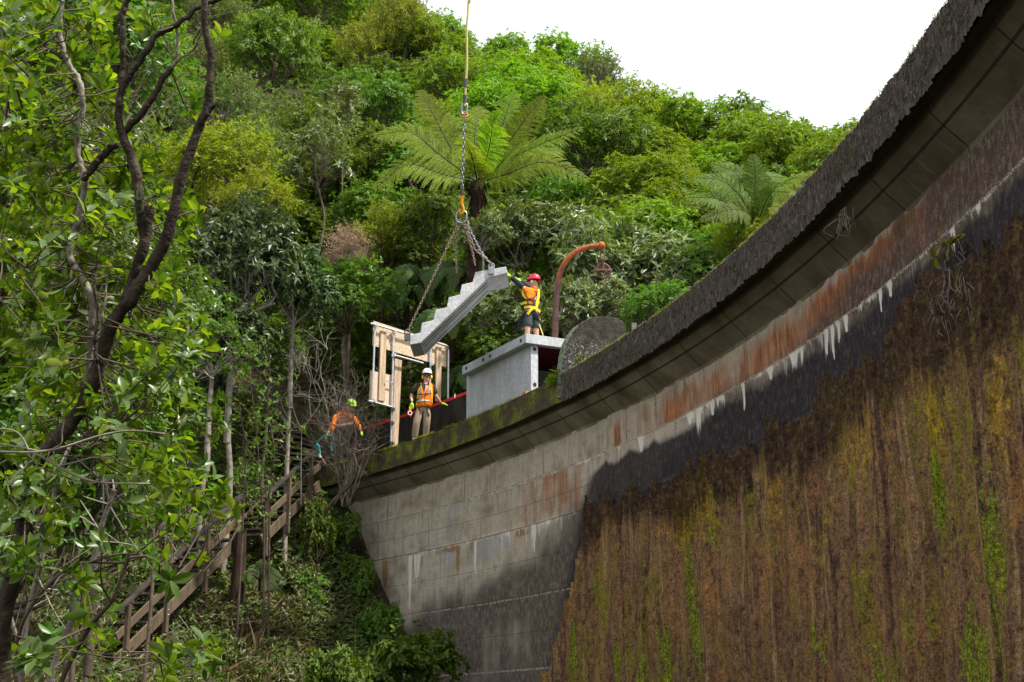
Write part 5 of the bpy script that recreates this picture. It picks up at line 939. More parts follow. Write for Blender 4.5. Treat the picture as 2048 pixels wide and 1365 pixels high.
PA('broadleaf_tree', 'mid', 960, 520, 41.5, .8, 'mid green tree in shade beneath the large tree fern', 'tree', v=2, rot=.9)
PA('broadleaf_tree', 'dark', 475, 500, 34.5, 1.0, 'dark glossy leaved tree left of the brown dead bush', 'tree', v=0, sq=(1.05, 1, 1.15))
PA('broadleaf_tree', 'dark', 590, 560, 35.5, .80, 'dark glossy leaved tree directly below the brown dead bush', 'tree', v=1, rot=1.2)
PA('broadleaf_tree', 'dark', 430, 650, 33.5, .85, 'dark glossy leaved tree above the stairs with thin bare stems', 'tree', v=1, rot=2.9)
PA('broadleaf_tree', 'yellow', 420, 335, 42, 1.25, 'bright yellow green bushy tree right of the leaning foreground trunk', 'tree', v=0, sq=(1.2, 1, .85))
PA('broadleaf_tree', 'yellow', 510, 400, 39.5, .75, 'small bright bushy tree on the shoulder above the dark glossy tree', 'tree', v=1, rot=1.)
PA('dead_bush', 'dead', 693, 495, 39.5, 1.15, 'brown dead bush hanging on the slope', 'bush', sq=(1.1, 1, 1.1))
PA('broadleaf_tree', 'yellow', 763, 470, 42, .80, 'yellow green bushy tree right of the brown dead bush', 'tree', v=1, rot=.5, sq=(.8, .8, 1.15))
PA('scrub_tree', 'scrub', 445, 215, 52, 1.3, 'grey green scrubby tree on the slope behind the leaning trunk', 'tree', v=0, sq=(1, 1, 1.2))
PA('scrub_tree', 'scrub', 500, 290, 50, 1.1, 'thin twiggy scrub tree above the bright yellow green bush', 'tree', v=1)
PA('sparse_tree', 'sparse', 640, 280, 47, 1.15, 'sparse pale stemmed sapling with leaf tufts left of the large tree fern', 'tree', v=0)
PA('sparse_tree', 'sparse', 690, 205, 50, .9, 'tall sparse sapling with a tufted top in the middle of the slope', 'tree', v=1)
PA('broadleaf_tree', 'olive', 795, 60, 70, 1.6, 'olive yellow willowy tree near the top of the hill', 'tree')
PA('broadleaf_tree', 'mid', 700, 590, 39, .8, 'green tree over the dark hollow above the bare shrub', 'tree', v=0, rot=.3)
PA('broadleaf_tree', 'mid', 800, 540, 42, .75, 'green tree left of the slack sling chain', 'tree', v=2, rot=1.3)
PA('broadleaf_tree', 'mid', 540, 690, 37, .6, 'small green tree over the upper timber stairs', 'tree', v=1, rot=2.)
PA('leafy_shrub', 'shrub', 820, 1300, 29.0, 1.05, 'dark green leafy shrub at the foot of the dam wall', 'shrub', v=0)
PA('leafy_shrub', 'shrub', 672, 1310, 27.5, .52, 'small dense dark shrub left of the leafy shrub at the wall foot', 'shrub', v=1)
PA('leafy_shrub', 'shrub', 640, 1010, 34.4, .42, 'low shrub beside the top of the lower stairs near the dam end', 'shrub', v=1, rot=1.)
PA('leafy_shrub', 'shrub', 715, 1120, 34.3, .42, 'small low shrub against the left end of the dam wall', 'shrub', v=0, rot=2.)
PA('leafy_shrub', 'shrub', 765, 1215, 32.4, .42, 'scraggly shrub at the wall edge below the white lime streak', 'shrub', v=1, rot=3.)
for i, (px, py, d, s, kk, lab) in enumerate([(390, 770, 35.5, .6, 'dark', 'low dark bush above the middle of the lower timber stairs'), (465, 820, 36.6, .5, 'mid', 'small green bush left of the steep upper stairs'), (340, 870, 34, .55, 'dark', 'dark bush hiding the slope above the lower handrail'), (540, 850, 38.5, .42, 'mid', 'small bush at the back of the stair landing'), (620, 720, 39.5, .5, 'mid', 'green bush in the dark hollow above the bending worker')]):
    PA('broadleaf_tree', kk, px, py, d, s, lab, 'tree', v=i, rot=i*1.7)
for px, py, d, s, lab in [(690, 1035, 35.0, .40, 'low shrub filling the corner below the left end of the crest'), (730, 1130, 34.0, .34, 'tiny shrub pressed against the edge of the wall halfway down')]:
    PA('leafy_shrub', 'shrub', px, py, d, s, lab, 'shrub', v=int(px) % 2, rot=px)
for i, (px, py, d, s, rot, lab) in enumerate([(40, 330, 16, .8, 0, 'glossy dark tree filling the far left edge behind the foreground leaves'), (60, 690, 15, .88, 1., 'glossy dark tree at middle left behind the leaning trunk'), (215, 560, 19, .75, 2., 'glossy dark tree just behind the fork of the leaning trunk'),
        (30, 960, 14, .74, 3., 'low glossy tree in shade at the left above the stairs'), (215, 820, 20, .80, 4., 'glossy dark tree overhanging the lower timber stairs'), (230, 110, 24, .95, 5., 'glossy tree behind the forked bare limbs at upper left'), (330, 650, 27, .75, 6., 'glossy tree between the leaning trunk and the slope above the stairs')]):
    PA('glossy_tree', 'glossy', px, py, d, s, lab, 'tree', v=i, rot=rot)

# ------------------------------------------------------------------ the forest on the hill
rng = np.random.default_rng(12); spots = []
cand = np.stack([rng.uniform(-42, 34, 9000), rng.uniform(36, 96, 9000)], 1); a_ = cand[:, 0]/cand[:, 1]; cand = cand[(a_ > -.48) & (a_ < .36)]
for x, y in cand:
    sp_min = 2.45+.016*(y-38)
    if y < 46 and (x > 4.5 or (x < -14 and y > 40 and rng.random() < .5)) and not (x > 8.5 and y > 36): continue
    if y < 38 and x > -14: continue
    if x/y > .14 and y > 52 and rng.random() < .5: continue
    if any((x-q[0])**2+(y-q[1])**2 < sp_min**2 for q in spots): continue
    if any((x-q[0])**2+(y-q[1])**2 < 1.5**2 for q in taken): continue
    spots.append((x, y))
SX = np.array(spots); SZ = ground(SX[:, 0], SX[:, 1])
KL = {'rosette': 'bright green round headed tree in the canopy that covers the hillside', 'mid': 'darker mid green tree in the canopy that covers the hillside', 'yellow': 'yellow green small leaved tree in the canopy that covers the hillside',
      'scrub': 'grey green thin leaved tree in the canopy that covers the hillside', 'pale': 'pale silvery tree in the canopy that covers the hillside', 'olive': 'olive coloured willowy tree in the canopy that covers the hillside'}
for (x, y), z in zip(spots, SZ):
    a = x/y; u = rng.random(); right = a > -.02
    kind = ('rosette' if u < .72 else 'mid' if u < .88 else 'yellow' if u < .95 else 'scrub') if right else ('rosette' if u < .30 else 'mid' if u < .58 else 'yellow' if u < .76 else 'scrub' if u < .98 else 'olive')
    if not right and y < 52: kind = 'mid' if u < .6 else 'scrub' if u < .8 else 'yellow'
    s = rng.uniform(.95, 1.5)*(1 if y > 48 else .72)
    plant('forest_tree', kind, x, y, z-1.5*s, s, rng.random()*6.28, KL[kind], 'tree', kind+' trees of the hillside canopy' if False else {'rosette': 'bright green canopy trees', 'mid': 'darker canopy trees', 'yellow': 'yellow green canopy trees', 'scrub': 'grey green canopy trees', 'olive': 'olive canopy trees'}[kind], int(rng.integers(0, 3)), (1, 1, rng.uniform(.85, 1.2)))
for px, py, d, s, lab in [(1590, 298, 47, .85, 'open crowned tree on the skyline nearest the dam parapet'), (1370, 252, 60, 1.1, 'domed tree on the skyline left of the nearest skyline tree'), (1180, 150, 68, 1.2, 'thin topped tree on the skyline below the crest of the hill'), (1672, 318, 45, .45, 'small yellowish tree peeping over the parapet on the skyline'), (1460, 305, 55, .8, 'small domed tree in the dip of the skyline')]:
    PA('broadleaf_tree', 'scrub' if px == 1180 else 'rosette', px, py, d, s, lab, 'tree', v=int(px) % 3, rot=px)

# ------------------------------------------------------------------ bank vegetation
rng = np.random.default_rng(77)
def scatter(n, x0, x1, y0, y1, keep=None):
    p = np.stack([rng.uniform(x0, x1, n), rng.uniform(y0, y1, n)], 1); r = np.hypot(p[:, 0]-CX, p[:, 1]-CY)-R0
    ok = ~((r > -.15) & (r < 1.6) & (p[:, 1] < 42)); a = p[:, 0]/np.maximum(p[:, 1], 1); ok &= (a > -.6) & (a < .55)
    if keep is not None: ok &= keep(p, r)
    p = p[ok]; return np.c_[p, ground(p[:, 0], p[:, 1])]
NW = Vector((-.1, -.75, .65))
def cover(name, mat, P, nleaf, L, W, spread, label_kind='stuff', lift=.15, lean=(0, -.55, .8), near=False, droop=.2, jit=.3):
    ax = unit(np.array(lean)+rng.normal(0, .35, (len(P), 3))); P = P+np.array([0, -.3, 1])*(rng.random((len(P), 1))*lift)
    V, T, Q_ = rosettes(rng, P, ax, nleaf, L, W, spread, near, droop, jit); return tag(link(name, np_mesh(name, V, [T, Q_], False), M[mat]), kind='stuff')
patch = lambda p, s, k: fbm(p[:, 0]*s, p[:, 1]*s, k)
left_of_dam = lambda p, r: (r < .2) | (p[:, 1] > 36)
P = scatter(15000, -13, 3, 24, 42, lambda p, r: left_of_dam(p, r) & (patch(p, .8, 5) > .36)); cover('bank_undergrowth', 'lf_floor', P, 6, .13, .06, (35, 95), lift=.35)
P = scatter(12000, -13, 3, 24, 42, lambda p, r: left_of_dam(p, r) & (patch(p, 1.1, 9) > .45)); cover('bank_undergrowth', 'lf_mid', P, 6, .085, .04, (30, 95), lift=.3)
P = scatter(7500, -11, 2.2, 24, 34.5, lambda p, r: (r < .2) & (patch(p, .9, 15) > .50)); cover('dry_grass', 'grass_dry', P, 7, .36, .007, (15, 100), lift=.1, droop=.8, jit=.7)
P = scatter(4200, -12, 2.2, 23, 34, lambda p, r: (r < .2) & (patch(p, 1.0, 25) > .47)); cover('green_grass', 'grass_green', P, 8, .34, .012, (10, 70), lift=.05, droop=.5, jit=.4)
P = scatter(26000, -38, 28, 28, 82, lambda p, r: ((p[:, 1] > 38) & (p[:, 0] > -16)) | ((p[:, 0] < -13) & (p[:, 1] > 28)) | ((r > 4.5) & (p[:, 0] > 5))); cover('hillside_undergrowth', 'lf_mid', P, 7, .24, .09, (35, 95), lift=1.9)
P = scatter(13000, -18, 5, 36.5, 54); cover('hillside_undergrowth', 'lf_mid', P, 6, .17, .07, (35, 95), lift=1.5)
P = scatter(60000, -8, 3, 26, 39, lambda p, r: (r > -2.2) & (r < .3)); cover('bank_undergrowth', 'lf_floor', P, 6, .12, .055, (35, 95), lift=.45)
P = scatter(16000, -8, 3, 26, 39, lambda p, r: (r > -2.2) & (r < .3) & (patch(p, 1.3, 45) > .5)); cover('bank_undergrowth', 'lf_mid', P, 6, .12, .05, (35, 95), lift=.6)
# fallen sticks and tall dry stalks
g = G()
for p in scatter(420, -10, 1.5, 25, 37, lambda p, r: r < .1): d = unit(rng.normal(size=3)*[1, .6, .5]+[0, 0, .3]); g.tube([p+[0, -.05, .1], p+[0, -.1, .16]+d*rng.uniform(.3, .9)], rng.uniform(.004, .012), 4, False)
tag(g.obj('fallen_sticks', M['twig']), kind='stuff')
g = G(); b0 = at(665, 1290, 28.2); b0[2] = gz(b0[0], b0[1])
for i in range(16):
    a = b0+np.array([rng.normal(0, .25), rng.normal(0, .25), 0]); tp = a+np.array([rng.normal(0, .35), rng.normal(0, .2), rng.uniform(1.2, 2.3)]); g.tube(spline([a, (a+tp)/2+rng.normal(0, .05, 3), tp], 6), [.008, .007, .006, .005, .004, .003], 4, False)
tag(g.obj('dry_stalks', M['grass_dry'], loc=(0, 0, 0)), 'clump of tall straw coloured dry stalks behind the small dark shrub', 'plant')

# ------------------------------------------------------------------ bare shrub and other twigs
def twigs(g, p, d, L, r, depth, rng, spread=.5, upb=.15, kink=.12):
    n = 4; pts = [p]; dd = unit(d)
    for i in range(n): dd = unit(dd+rng.normal(0, kink, 3)+np.array([0, 0, upb*.3])); pts.append(pts[-1]+dd*L/n)
    g.tube(pts, np.linspace(r, r*.6, n+1), 5 if r > .012 else 3, False)
    if depth > 0:
        for k in range(rng.integers(2, 4)):
            j = int(rng.integers(2, n+1)); twigs(g, pts[j], dd+rng.normal(0, spread, 3)+np.array([0, -.1, upb]), L*rng.uniform(.55, .85), r*.58, depth-1, rng, spread, upb, kink)
rng = np.random.default_rng(31)
bs = at(693, 985, 35.3); T = empty('bare_shrub', bs, 'bare grey twiggy shrub in front of the bending worker at the dam end', 'shrub'); g = G()
for tx, ty, dy, r in [(640, 760, .3, .030), (668, 745, .5, .022), (700, 760, 0, .026), (720, 790, -.5, .022), (745, 830, -.3, .024), (765, 850, -.4, .02), (690, 800, -.8, .022), (735, 770, .3, .02), (670, 850, -.5, .02), (712, 830, -.7, .018), (755, 870, -.8, .018), (640, 840, -.2, .018), (700, 870, -.9, .018)]:
    tp = at(tx, ty, 35.3+dy)-bs; mid = tp*.42+rng.normal(0, .12, 3)+np.array([0, 0, -.05]); st_p = rng.normal(0, .10, 3)*[1, 1, .3]+[0, 0, -.35]
    q_ = spline([st_p, mid, tp*.8], 9); g.tube(q_, np.linspace(r*1.1, r*.45, 9), 6, False)
    for j in (3, 4, 5, 6, 7, 8):
        for _ in range(2): twigs(g, q_[j], unit(tp)+rng.normal(0, .65, 3)+np.array([0, -.1, .2]), rng.uniform(.35, .75), r*.30, 2, rng, .55, .1, .2)
g.obj('branches', M['twig'], T, True)
ps = at(655, 1020, 34.6); T = empty('bare_sapling', ps, 'slender pale forked bare sapling rising past the stair landing', 'sapling'); g = G()
for pts in [[(602, 1010), (602, 940), (603, 862)], [(603, 862), (590, 830), (581, 790), (582, 755)], [(603, 862), (622, 835), (640, 805), (628, 770), (634, 745)], [(640, 805), (650, 780), (640, 740), (655, 700)], [(581, 790), (590, 765), (600, 748)], [(622, 835), (618, 790), (622, 760), (612, 730)], [(603, 862), (575, 835), (560, 800)]]:
    g.tube(spline([at(x, y, 34.6)-ps for x, y in pts], 10), np.linspace(.022 if pts[0][1] > 900 else .014, .006, 10), 5, False)
for x, y in [(582, 755), (634, 745), (655, 700), (600, 748), (612, 730), (560, 800), (628, 770)]:
    for _ in range(3): twigs(g, at(x, y, 34.6)-ps, (rng.normal(0, .6), rng.normal(0, .4), 1), .45, .007, 2, rng, .5, .1, .2)
g.obj('stem', noisy('pale_twig', (.2, .17, .14), (.36, .32, .28), 8, .85, .2), T, True)
ps = at(700, 1050, 34.2); T = empty('leaning_branch', ps, 'dark crooked branch leaning across the bank below the bare shrub', 'branch'); g = G()
g.tube(spline([at(x, y, 34.3)-ps for x, y in [(625, 1062), (648, 1030), (668, 1000), (700, 970), (712, 930), (705, 905)]], 16), np.linspace(.05, .025, 16), 7); g.tube(spline([at(x, y, 34.0)-ps for x, y in [(672, 1000), (690, 960), (700, 920), (712, 880), (708, 850)]], 12), np.linspace(.03, .012, 12), 6); g.tube(spline([at(x, y, 33.8)-ps for x, y in [(668, 1010), (688, 975), (695, 940), (706, 905)]], 12), np.linspace(.022, .012, 12), 6, mid=0); g.obj('limb', M['bark_brown'], T, True)
# thin leafy saplings between the stairs and the camera
for i, (pts, d, lab) in enumerate([([(530, 1200), (528, 1080), (520, 960), (512, 860), (500, 760), (492, 690)], 30.5, 'thin leafy sapling in front of the gap between the two stair flights'), ([(478, 1180), (486, 1040), (490, 900), (478, 800), (470, 700)], 30.2, 'dark stemmed sapling left of the thin leafy sapling by the stairs'), ([(545, 1100), (540, 980), (548, 900), (535, 820), (540, 740)], 30.8, 'mottled sapling with pale leaves right of the stair gap')]):
    b = at(*pts[0], d); b[2] = min(b[2], gz(b[0], b[1])); T = empty('thin_sapling', b, lab, 'sapling'); q_ = spline([b*0]+[at(x, y, d)-b for x, y in pts[1:]], 24); g = G(); g.tube(q_, np.linspace(.03, .008, 24), 6); P, A = [], []
    for j in range(5, 24):
        for _ in range(3):
            dd = unit(rng.normal(0, 1, 3)*[1, .8, .6]+[0, 0, .3]); L = rng.uniform(.25, .8); e = q_[j]+dd*L; g.tube([q_[j], (q_[j]+e)/2+rng.normal(0, .04, 3), e], [.009, .006, .004], 4, False)
            if rng.random() < .75: P.append(e); A.append(dd); P.append((q_[j]+e)/2); A.append(dd)
    g.obj('trunk', M['bark_brown'], T, True); V, F, Q_ = rosettes(rng, np.array(P), np.array(A), 3, .11, .06, (40, 100), True, .3, .4); link('crown', np_mesh('crown', V, [F, Q_]), M['lf_mid'], T)

# ------------------------------------------------------------------ the near tree at the left, and stems
rng = np.random.default_rng(5); DN = 7.2
nt = empty('leaning_tree', (at(20, 1300, DN)[0], at(20, 1300, DN)[1], gz(*at(20, 1300, DN)[:2])), 'dark mossy forked tree with large glossy leaves close by at the left', 'tree'); n0 = np.array(nt.location)
limbs = [([(14, 1500), (0, 1300), (20, 1172), (51, 1070), (46, 960), (92, 905), (157, 826), (198, 736), (220, 656), (271, 586), (330, 480), (359, 366), (395, 264), (414, 212), (421, 121), (410, 40), (407, -80)], [20, 19, 18, 17, 16, 15, 14.5, 14, 14, 13, 11.5, 10.5, 9, 8, 7.5, 7, 6], 0),
    ([(245, 620), (268, 553), (289, 480), (300, 414)], [11, 11, 11, 11], .12), ([(290, 480), (281, 410), (271, 348), (253, 289), (238, 238), (245, 176), (278, 125), (315, 70), (352, 51), (399, 15), (445, -5)], [11, 11, 11, 9, 8, 7.5, 7, 6.5, 6, 5, 4], .15), ([(244, 180), (246, 120), (244, 60), (247, 22), (266, -20)], [7, 6, 6, 6.5, 6], .15),
    ([(252, 262), (289, 220), (311, 183), (344, 135)], [7, 7, 6.5, 6], .16), ([(344, 135), (352, 118), (352, 60), (345, 0)], [4, 3.5, 3, 2.5], .16), ([(350, 125), (390, 95), (402, 60), (420, 20), (440, -10)], [2.5, 2.5, 2.2, 2, 1.6], .16), ([(349, 120), (330, 80), (312, 30)], [2.2, 1.8, 1.4], .16),
    ([(414, 230), (424, 215), (431, 205)], [5, 4, 3], -.05), ([(175, 830), (181, 700), (183, 645), (181, 590), (157, 545), (139, 510), (146, 480), (161, 421), (168, 359), (157, 311), (157, 256), (165, 205), (157, 157), (135, 124), (120, 60), (128, 0)], [8, 8, 8, 8, 8, 7, 7, 6.5, 6.5, 6.5, 6.5, 6, 6, 5.5, 4, 3], .25),
    ([(168, 359), (190, 330), (215, 300), (235, 290)], [7, 8, 8, 6], .2), ([(196, 725), (190, 690), (195, 640), (190, 560), (196, 520)], [5, 4, 3, 2.5, 2], -.1), ([(195, 680), (205, 640), (212, 560)], [3, 2.5, 2], -.12)]
for pts, rr_, off in limbs:
    q_ = spline([at(x, y, DN+off)-n0 for x, y in pts], 8*len(pts)); r_ = np.interp(np.linspace(0, len(pts)-1, len(q_)), range(len(pts)), rr_)/FPX*DN; q_ = q_+.006*(np.stack([vn(np.arange(len(q_))*.7, np.arange(len(q_))*0, s) for s in (1, 2, 3)], 1)-.5)*2
    g = G(); g.tube(q_, r_*(1+.14*(vn(np.arange(len(q_))*.9, np.arange(len(q_))*0, 9)-.5)), 10); g.obj('trunk' if off == 0 and len(pts) > 8 else 'limb', M['bark_grey'] if (off == .25 or max(rr_) < 4.1) else M['bark_dark'], nt, True)
LP = np.concatenate([spline([at(x, y, DN+o) for x, y in p], 40) for p, r, o in limbs]+[spline([at(x, y, 6.4) for x, y in p], 30) for p in [[(-30, 900), (60, 905), (200, 880)], [(-30, 250), (60, 150), (120, 60)], [(-40, 600), (20, 560), (60, 530)], [(-30, 1330), (200, 1290), (400, 1330)], [(80, 1190), (240, 1130), (420, 1145)]]])
blobs = [(50, 50, 90, 70, 34), (190, 30, 50, 35, 10), (60, 150, 80, 60, 18), (145, 75, 60, 40, 10), (210, 110, 20, 30, 4), (290, 40, 14, 25, 3), (30, 330, 70, 110, 34), (125, 330, 50, 60, 12), (240, 330, 60, 55, 16), (220, 180, 30, 30, 5), (80, 470, 90, 70, 30), (180, 390, 50, 50, 10), (250, 400, 60, 45, 16), (375, 430, 30, 45, 8), (398, 205, 10, 14, 1),
    (60, 610, 85, 80, 30), (170, 540, 50, 50, 10), (335, 560, 55, 50, 10), (310, 690, 100, 65, 30), (395, 660, 30, 35, 8), (90, 750, 110, 75, 30), (250, 770, 80, 55, 18), (330, 790, 50, 45, 9), (200, 860, 60, 30, 7), (280, 930, 75, 55, 18), (340, 960, 70, 45, 14), (368, 880, 25, 25, 3), (415, 1010, 20, 16, 2), (50, 1000, 50, 40, 9),
    (320, 1040, 50, 28, 9), (150, 1160, 45, 35, 7), (340, 1315, 60, 25, 9), (415, 1300, 25, 25, 4), (40, 1330, 40, 30, 6), (200, 1270, 30, 25, 3), (445, 70, 12, 20, 1), (60, 880, 60, 40, 12), (40, 1100, 55, 60, 14), (110, 1020, 40, 40, 8), (408, 1110, 14, 14, 1), (30, 230, 50, 50, 10)]
P, A, tw = [], [], G(); TP = np.concatenate([spline([(x, y, 0) for x, y in p], 60)[:, :2] for p, r, o in limbs[:5]+limbs[9:10]])
for cx, cy, rx, ry, n in blobs:
    for _ in range(int(n*1.15)):
        px, py = cx+rng.normal(0, .55)*rx, cy+rng.normal(0, .55)*ry; d = rng.uniform(6.9, 9.8) if rng.random() < .8 else rng.uniform(6.0, 7.0)
        if d < 7.3 and py < 780 and np.min(np.hypot(TP[:, 0]-px, TP[:, 1]-py)) < 42: d = rng.uniform(7.6, 9.8)
        p = at(px, py, d); dl = np.linalg.norm(LP-p, axis=1); j = np.argsort(dl)[rng.integers(0, 6)]; b = LP[j]; v = p-b
        if np.linalg.norm(v) > 1.1: b = p-unit(v+[0, 0, .2])*rng.uniform(.25, .6)
        m = (b+p)/2+rng.normal(0, .05, 3)+[0, 0, -.04]; q_ = spline([b, m, p], 7); tw.tube(q_-n0, np.linspace(.0048, .002, 7), 4, False); ax = unit(unit(q_[-1]-q_[-2])*.7+[0, 0, .5]); P.append(p); A.append(ax)
        if rng.random() < .65: P.append(q_[4]); A.append(ax+rng.normal(0, .3, 3))
tw.obj('twigs', M['bark_brown'], nt, True)['kind'] = 'stuff'
V, F, Q_ = rosettes(rng, np.array(P)-n0, np.array(A), 7, .084, .037, (30, 95), True, .18, .3, .07); o = link('crown', np_mesh('crown', V, [F, Q_]), M['lf_near'], nt)
# pale twigs sweeping in from the left
T = empty('pale_branch', at(-40, 905, 5.7), 'pale bare branch sweeping in from the left edge in front of the dark trunk', 'branch'); b0 = np.array(T.location); g = G()
for pts, r in [([(-40, 902), (60, 905), (120, 897), (200, 872), (262, 862), (330, 868)], 3.2), ([(70, 906), (110, 930), (160, 955), (210, 966), (300, 968)], 3.), ([(100, 902), (122, 888), (124, 866), (128, 840)], 2.2), ([(-40, 882), (40, 895), (90, 905)], 2.4), ([(150, 890), (180, 895), (210, 868)], 1.8), ([(60, 906), (40, 870), (10, 858), (-30, 862)], 2), ([(120, 932), (150, 925), (190, 915), (240, 920)], 1.8)]:
    g.tube(spline([at(x, y, 5.7)-b0 for x, y in pts], 24), np.linspace(r, r*.55, 24)/FPX*5.7, 6)
g.obj('branch', M['bark_grey'], T, True)
for i, (pts, d, r, lab) in enumerate([([(95, 1420), (102, 1353), (136, 1258), (170, 1190), (191, 1104), (204, 1050), (228, 980)], 11, (7.5, 5), 'pale slanting slender trunk rising from the bottom left'), ([(40, 1420), (44, 1309), (61, 1207), (95, 1070), (112, 968), (140, 890)], 11.5, (7, 4), 'upright pale slender trunk left of the slanting slender trunk'), ([(20, 1420), (42, 1320), (20, 1200), (80, 1100), (100, 1010)], 12, (5, 3), 'thin crooked pale trunk at the bottom left corner'),
        ([(105, 1420), (130, 1345), (177, 1258), (225, 1200), (245, 1150), (262, 1100)], 8, (6, 3.5), 'dark thin stem curving up in front of the lower stairs'), ([(60, 1420), (30, 1350), (40, 1260), (80, 1190), (150, 1130), (240, 1126), (300, 1110)], 8.5, (5, 2), 'thin brown branch arching over the bottom left stems')]):
    p0 = at(*pts[0], d); T = empty('slender_tree', (p0[0], p0[1], min(p0[2], gz(p0[0], p0[1]))), lab, 'tree'); t0 = np.array(T.location); g = G(); q_ = spline([at(x, y, d)-t0 for x, y in pts], 30)
    if q_[0][2] > .1: q_ = np.concatenate([[q_[0]*[1, 1, 0]], q_])
    g.tube(q_, np.linspace(r[0], r[1], len(q_))/FPX*d, 8); P, A = [], []
    for _ in range(9 if i < 3 else 4):
        j = rng.integers(12, len(q_)); dd = unit(rng.normal(0, 1, 3)+[.3, -.2, .4]); e = q_[j]+dd*rng.uniform(.3, .9); g.tube(spline([q_[j], (q_[j]+e)/2+rng.normal(0, .05, 3), e], 6), np.linspace(.008, .003, 6), 4, False); P += [e]; A += [dd]
    g.obj('trunk', M['bark_grey'] if i < 3 else M['bark_brown'], T, True); V, F, Q_ = rosettes(rng, np.array(P), np.array(A), 7, .125, .055, (35, 95), True, .2, .3, .08); link('crown', np_mesh('crown', V, [F, Q_]), M['lf_near'], T)

# ------------------------------------------------------------------ growth on the dam
rng = np.random.default_rng(9)
n = 15000; u = rng.uniform(-2, 16.6, n); z = ZB+.06+rng.random(n)*(ZC-ZB); a = u/R0
Pm = np.stack([CX+(R0-.05)*np.cos(a), CY+(R0-.05)*np.sin(a), z], 1); out = np.stack([-np.cos(a), -np.sin(a), 0*a], 1); V, F, Q_ = leaf_blades(Pm-dam_l, out*.5+np.array([0, 0, -1])+rng.normal(0, .35, (n, 3)), out+rng.normal(0, .5, (n, 3)), rng.uniform(.03, .09, n), rng.uniform(.008, .018, n)); link('hanging_moss', np_mesh('hanging_moss', V, [F], False), M['hang_moss'], dam_t)['kind'] = 'stuff'
n = 9000; u = np.concatenate([rng.uniform(-2, 16.6, n-3600), rng.uniform(16.6, 28, 2400), rng.uniform(16.5, 18.2, 1200)]); n = len(u); a = u/R0; r = np.where(u < 16.6, rng.normal(-.03, .03, n), rng.normal(-.01, .04, n))
Pm = np.stack([CX+(R0+r)*np.cos(a), CY+(R0+r)*np.sin(a), ZC+.01+0*a], 1); ok = fbm(u*1.6, u*0, 15) > np.where(u < 7, .52, .36); Pm = Pm[ok]; big = np.where((u[ok] > 16.5) & (u[ok] < 17.6), 2.2, 1.); m = len(Pm)
V, F, Q_ = leaf_blades(Pm-dam_l, rng.normal(0, .6, (m, 3))+[0, 0, .7], rng.normal(size=(m, 3)), rng.uniform(.02, .05, m)*big, rng.uniform(.008, .016, m)*big); link('moss_edge', np_mesh('moss_edge', V, [F], False), M['moss'], dam_t)['kind'] = 'stuff'
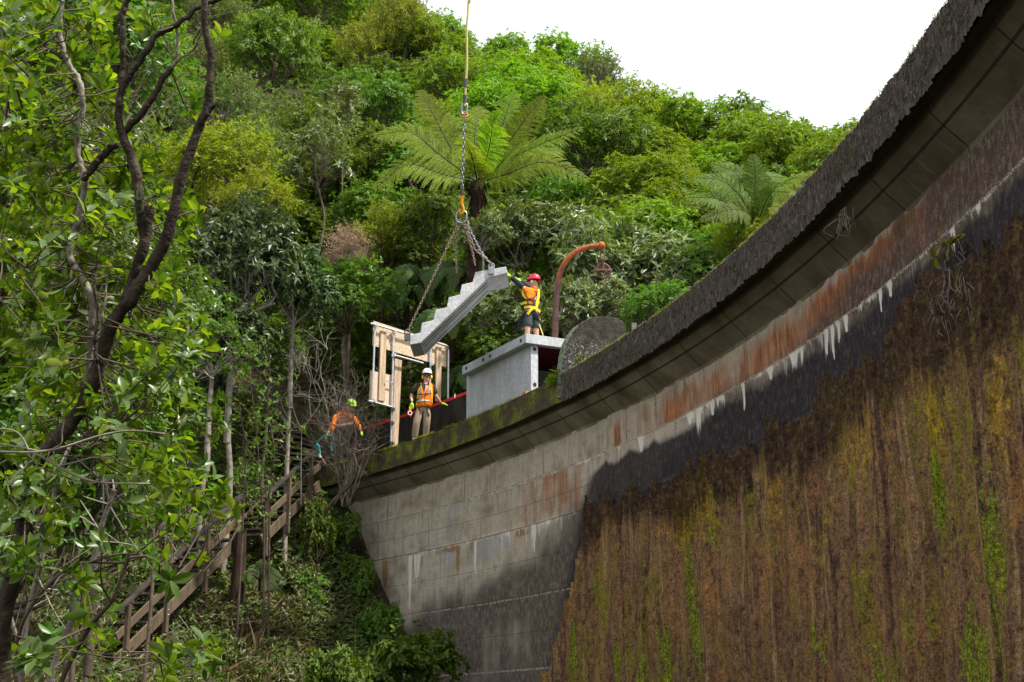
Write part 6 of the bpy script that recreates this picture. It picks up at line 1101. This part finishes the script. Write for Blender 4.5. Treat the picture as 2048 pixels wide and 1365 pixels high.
for i, (px, py, wpx, hpx, lab) in enumerate([(1925, 585, 70, 85, 'tangle of grey rootlets with a small leafy sprig clinging to the dam wall'), (1690, 425, 30, 12, 'wisp of pale roots hanging under the parapet above the rust stains')]):
    uu_, z_ = on_dam(px, py, OV if i == 0 else 0); c = dam(uu_, OV-.05 if i == 0 else .1, z_); T = empty('root_tangle', c, lab, 'roots'); g = G(); td, rd = tan_dir(uu_), rad_dir(uu_); d_ = 14.5; k = d_/FPX
    for _ in range(170 if i == 0 else 14):
        o_ = -td*rng.normal(0, .45)*wpx*k*2.0*1.0+uz*rng.normal(0, .42)*hpx*k-rd*rng.uniform(.03, .14); e = o_-uz*rng.uniform(.1, .32)+td*rng.normal(0, .09)-rd*rng.normal(0, .05); g.tube(spline([o_, (o_+e)/2+rng.normal(0, .05, 3), e], 7), np.linspace(.006, .003, 7), 4, False)
    g.obj('roots', M['bark_grey'], T, True)
    if i == 0:
        P = np.array([-td*(1895-px-10)*k*-1+uz*.42-rd*.12, uz*.46-rd*.15-td*.06, uz*.44-rd*.12+td*.25, uz*.45-rd*.1-td*.2]); V, F, Q_ = rosettes(rng, P, np.tile(-rd+uz*.3, (4, 1)), 6, .15, .07, (40, 100), True, .35, .4); link('leaves', np_mesh('leaves', V, [F, Q_]), M['lf_olive'], T)
c = dam(16.9, .0, ZC+.0); T = empty('crest_fern', c-uz*.02, 'tuft of bright feathery moss and fern on the crest beside the rounded pier', 'plant'); P = rng.normal(0, .09, (26, 3))*[1, 1, .4]; V, F, Q_ = rosettes(rng, P, np.tile([-.4, -.3, .8], (26, 1)), 9, .13, .018, (15, 80), False, .4); link('foliage', np_mesh('foliage', V, [F], False), M['lf_yellow'], T)
g_ = on_plane(1157, 715, po, -pt); T = empty('pier_sprig', g_, 'tiny green sprig growing on the face of the rounded pier', 'plant'); V, F, Q_ = rosettes(rng, np.zeros((4, 3))+rng.normal(0, .03, (4, 3)), np.tile(-pt-uz*.3, (4, 1)), 8, .10, .02, (20, 90), False, .5); link('foliage', np_mesh('foliage', V, [F], False), M['lf_mid'], T)

# raised moss on the crust
rng = np.random.default_rng(21); n = 90000; i_ = rng.integers(0, U_m.size, n); gmv = gm_.ravel()[i_]; ok = (rng.random(n) < np.clip(gmv*1.1-.25, 0, .8)*sstep(.42, .6, e2m.ravel()[i_])) & ins_.ravel()[i_]; i_ = i_[ok]; m = len(i_)
u = U_m.ravel()[i_]+rng.normal(0, .02, m); z = Z_m.ravel()[i_]+rng.normal(0, .03, m); a = u/R0; rr = OV-.035-th_m.ravel()[i_]-.005; Pm = np.stack([CX+(R0+rr)*np.cos(a), CY+(R0+rr)*np.sin(a), z], 1); out = np.stack([-np.cos(a), -np.sin(a), 0*a], 1)
V, F, Q_ = leaf_blades(Pm-dam_l, out*.7+[0, 0, -.35]+rng.normal(0, .5, (m, 3)), out+rng.normal(0, .5, (m, 3)), rng.uniform(.03, .07, m), rng.uniform(.015, .03, m)); link('wall_moss', np_mesh('wall_moss', V, [F], False), M['wall_moss'], dam_t)['kind'] = 'stuff'
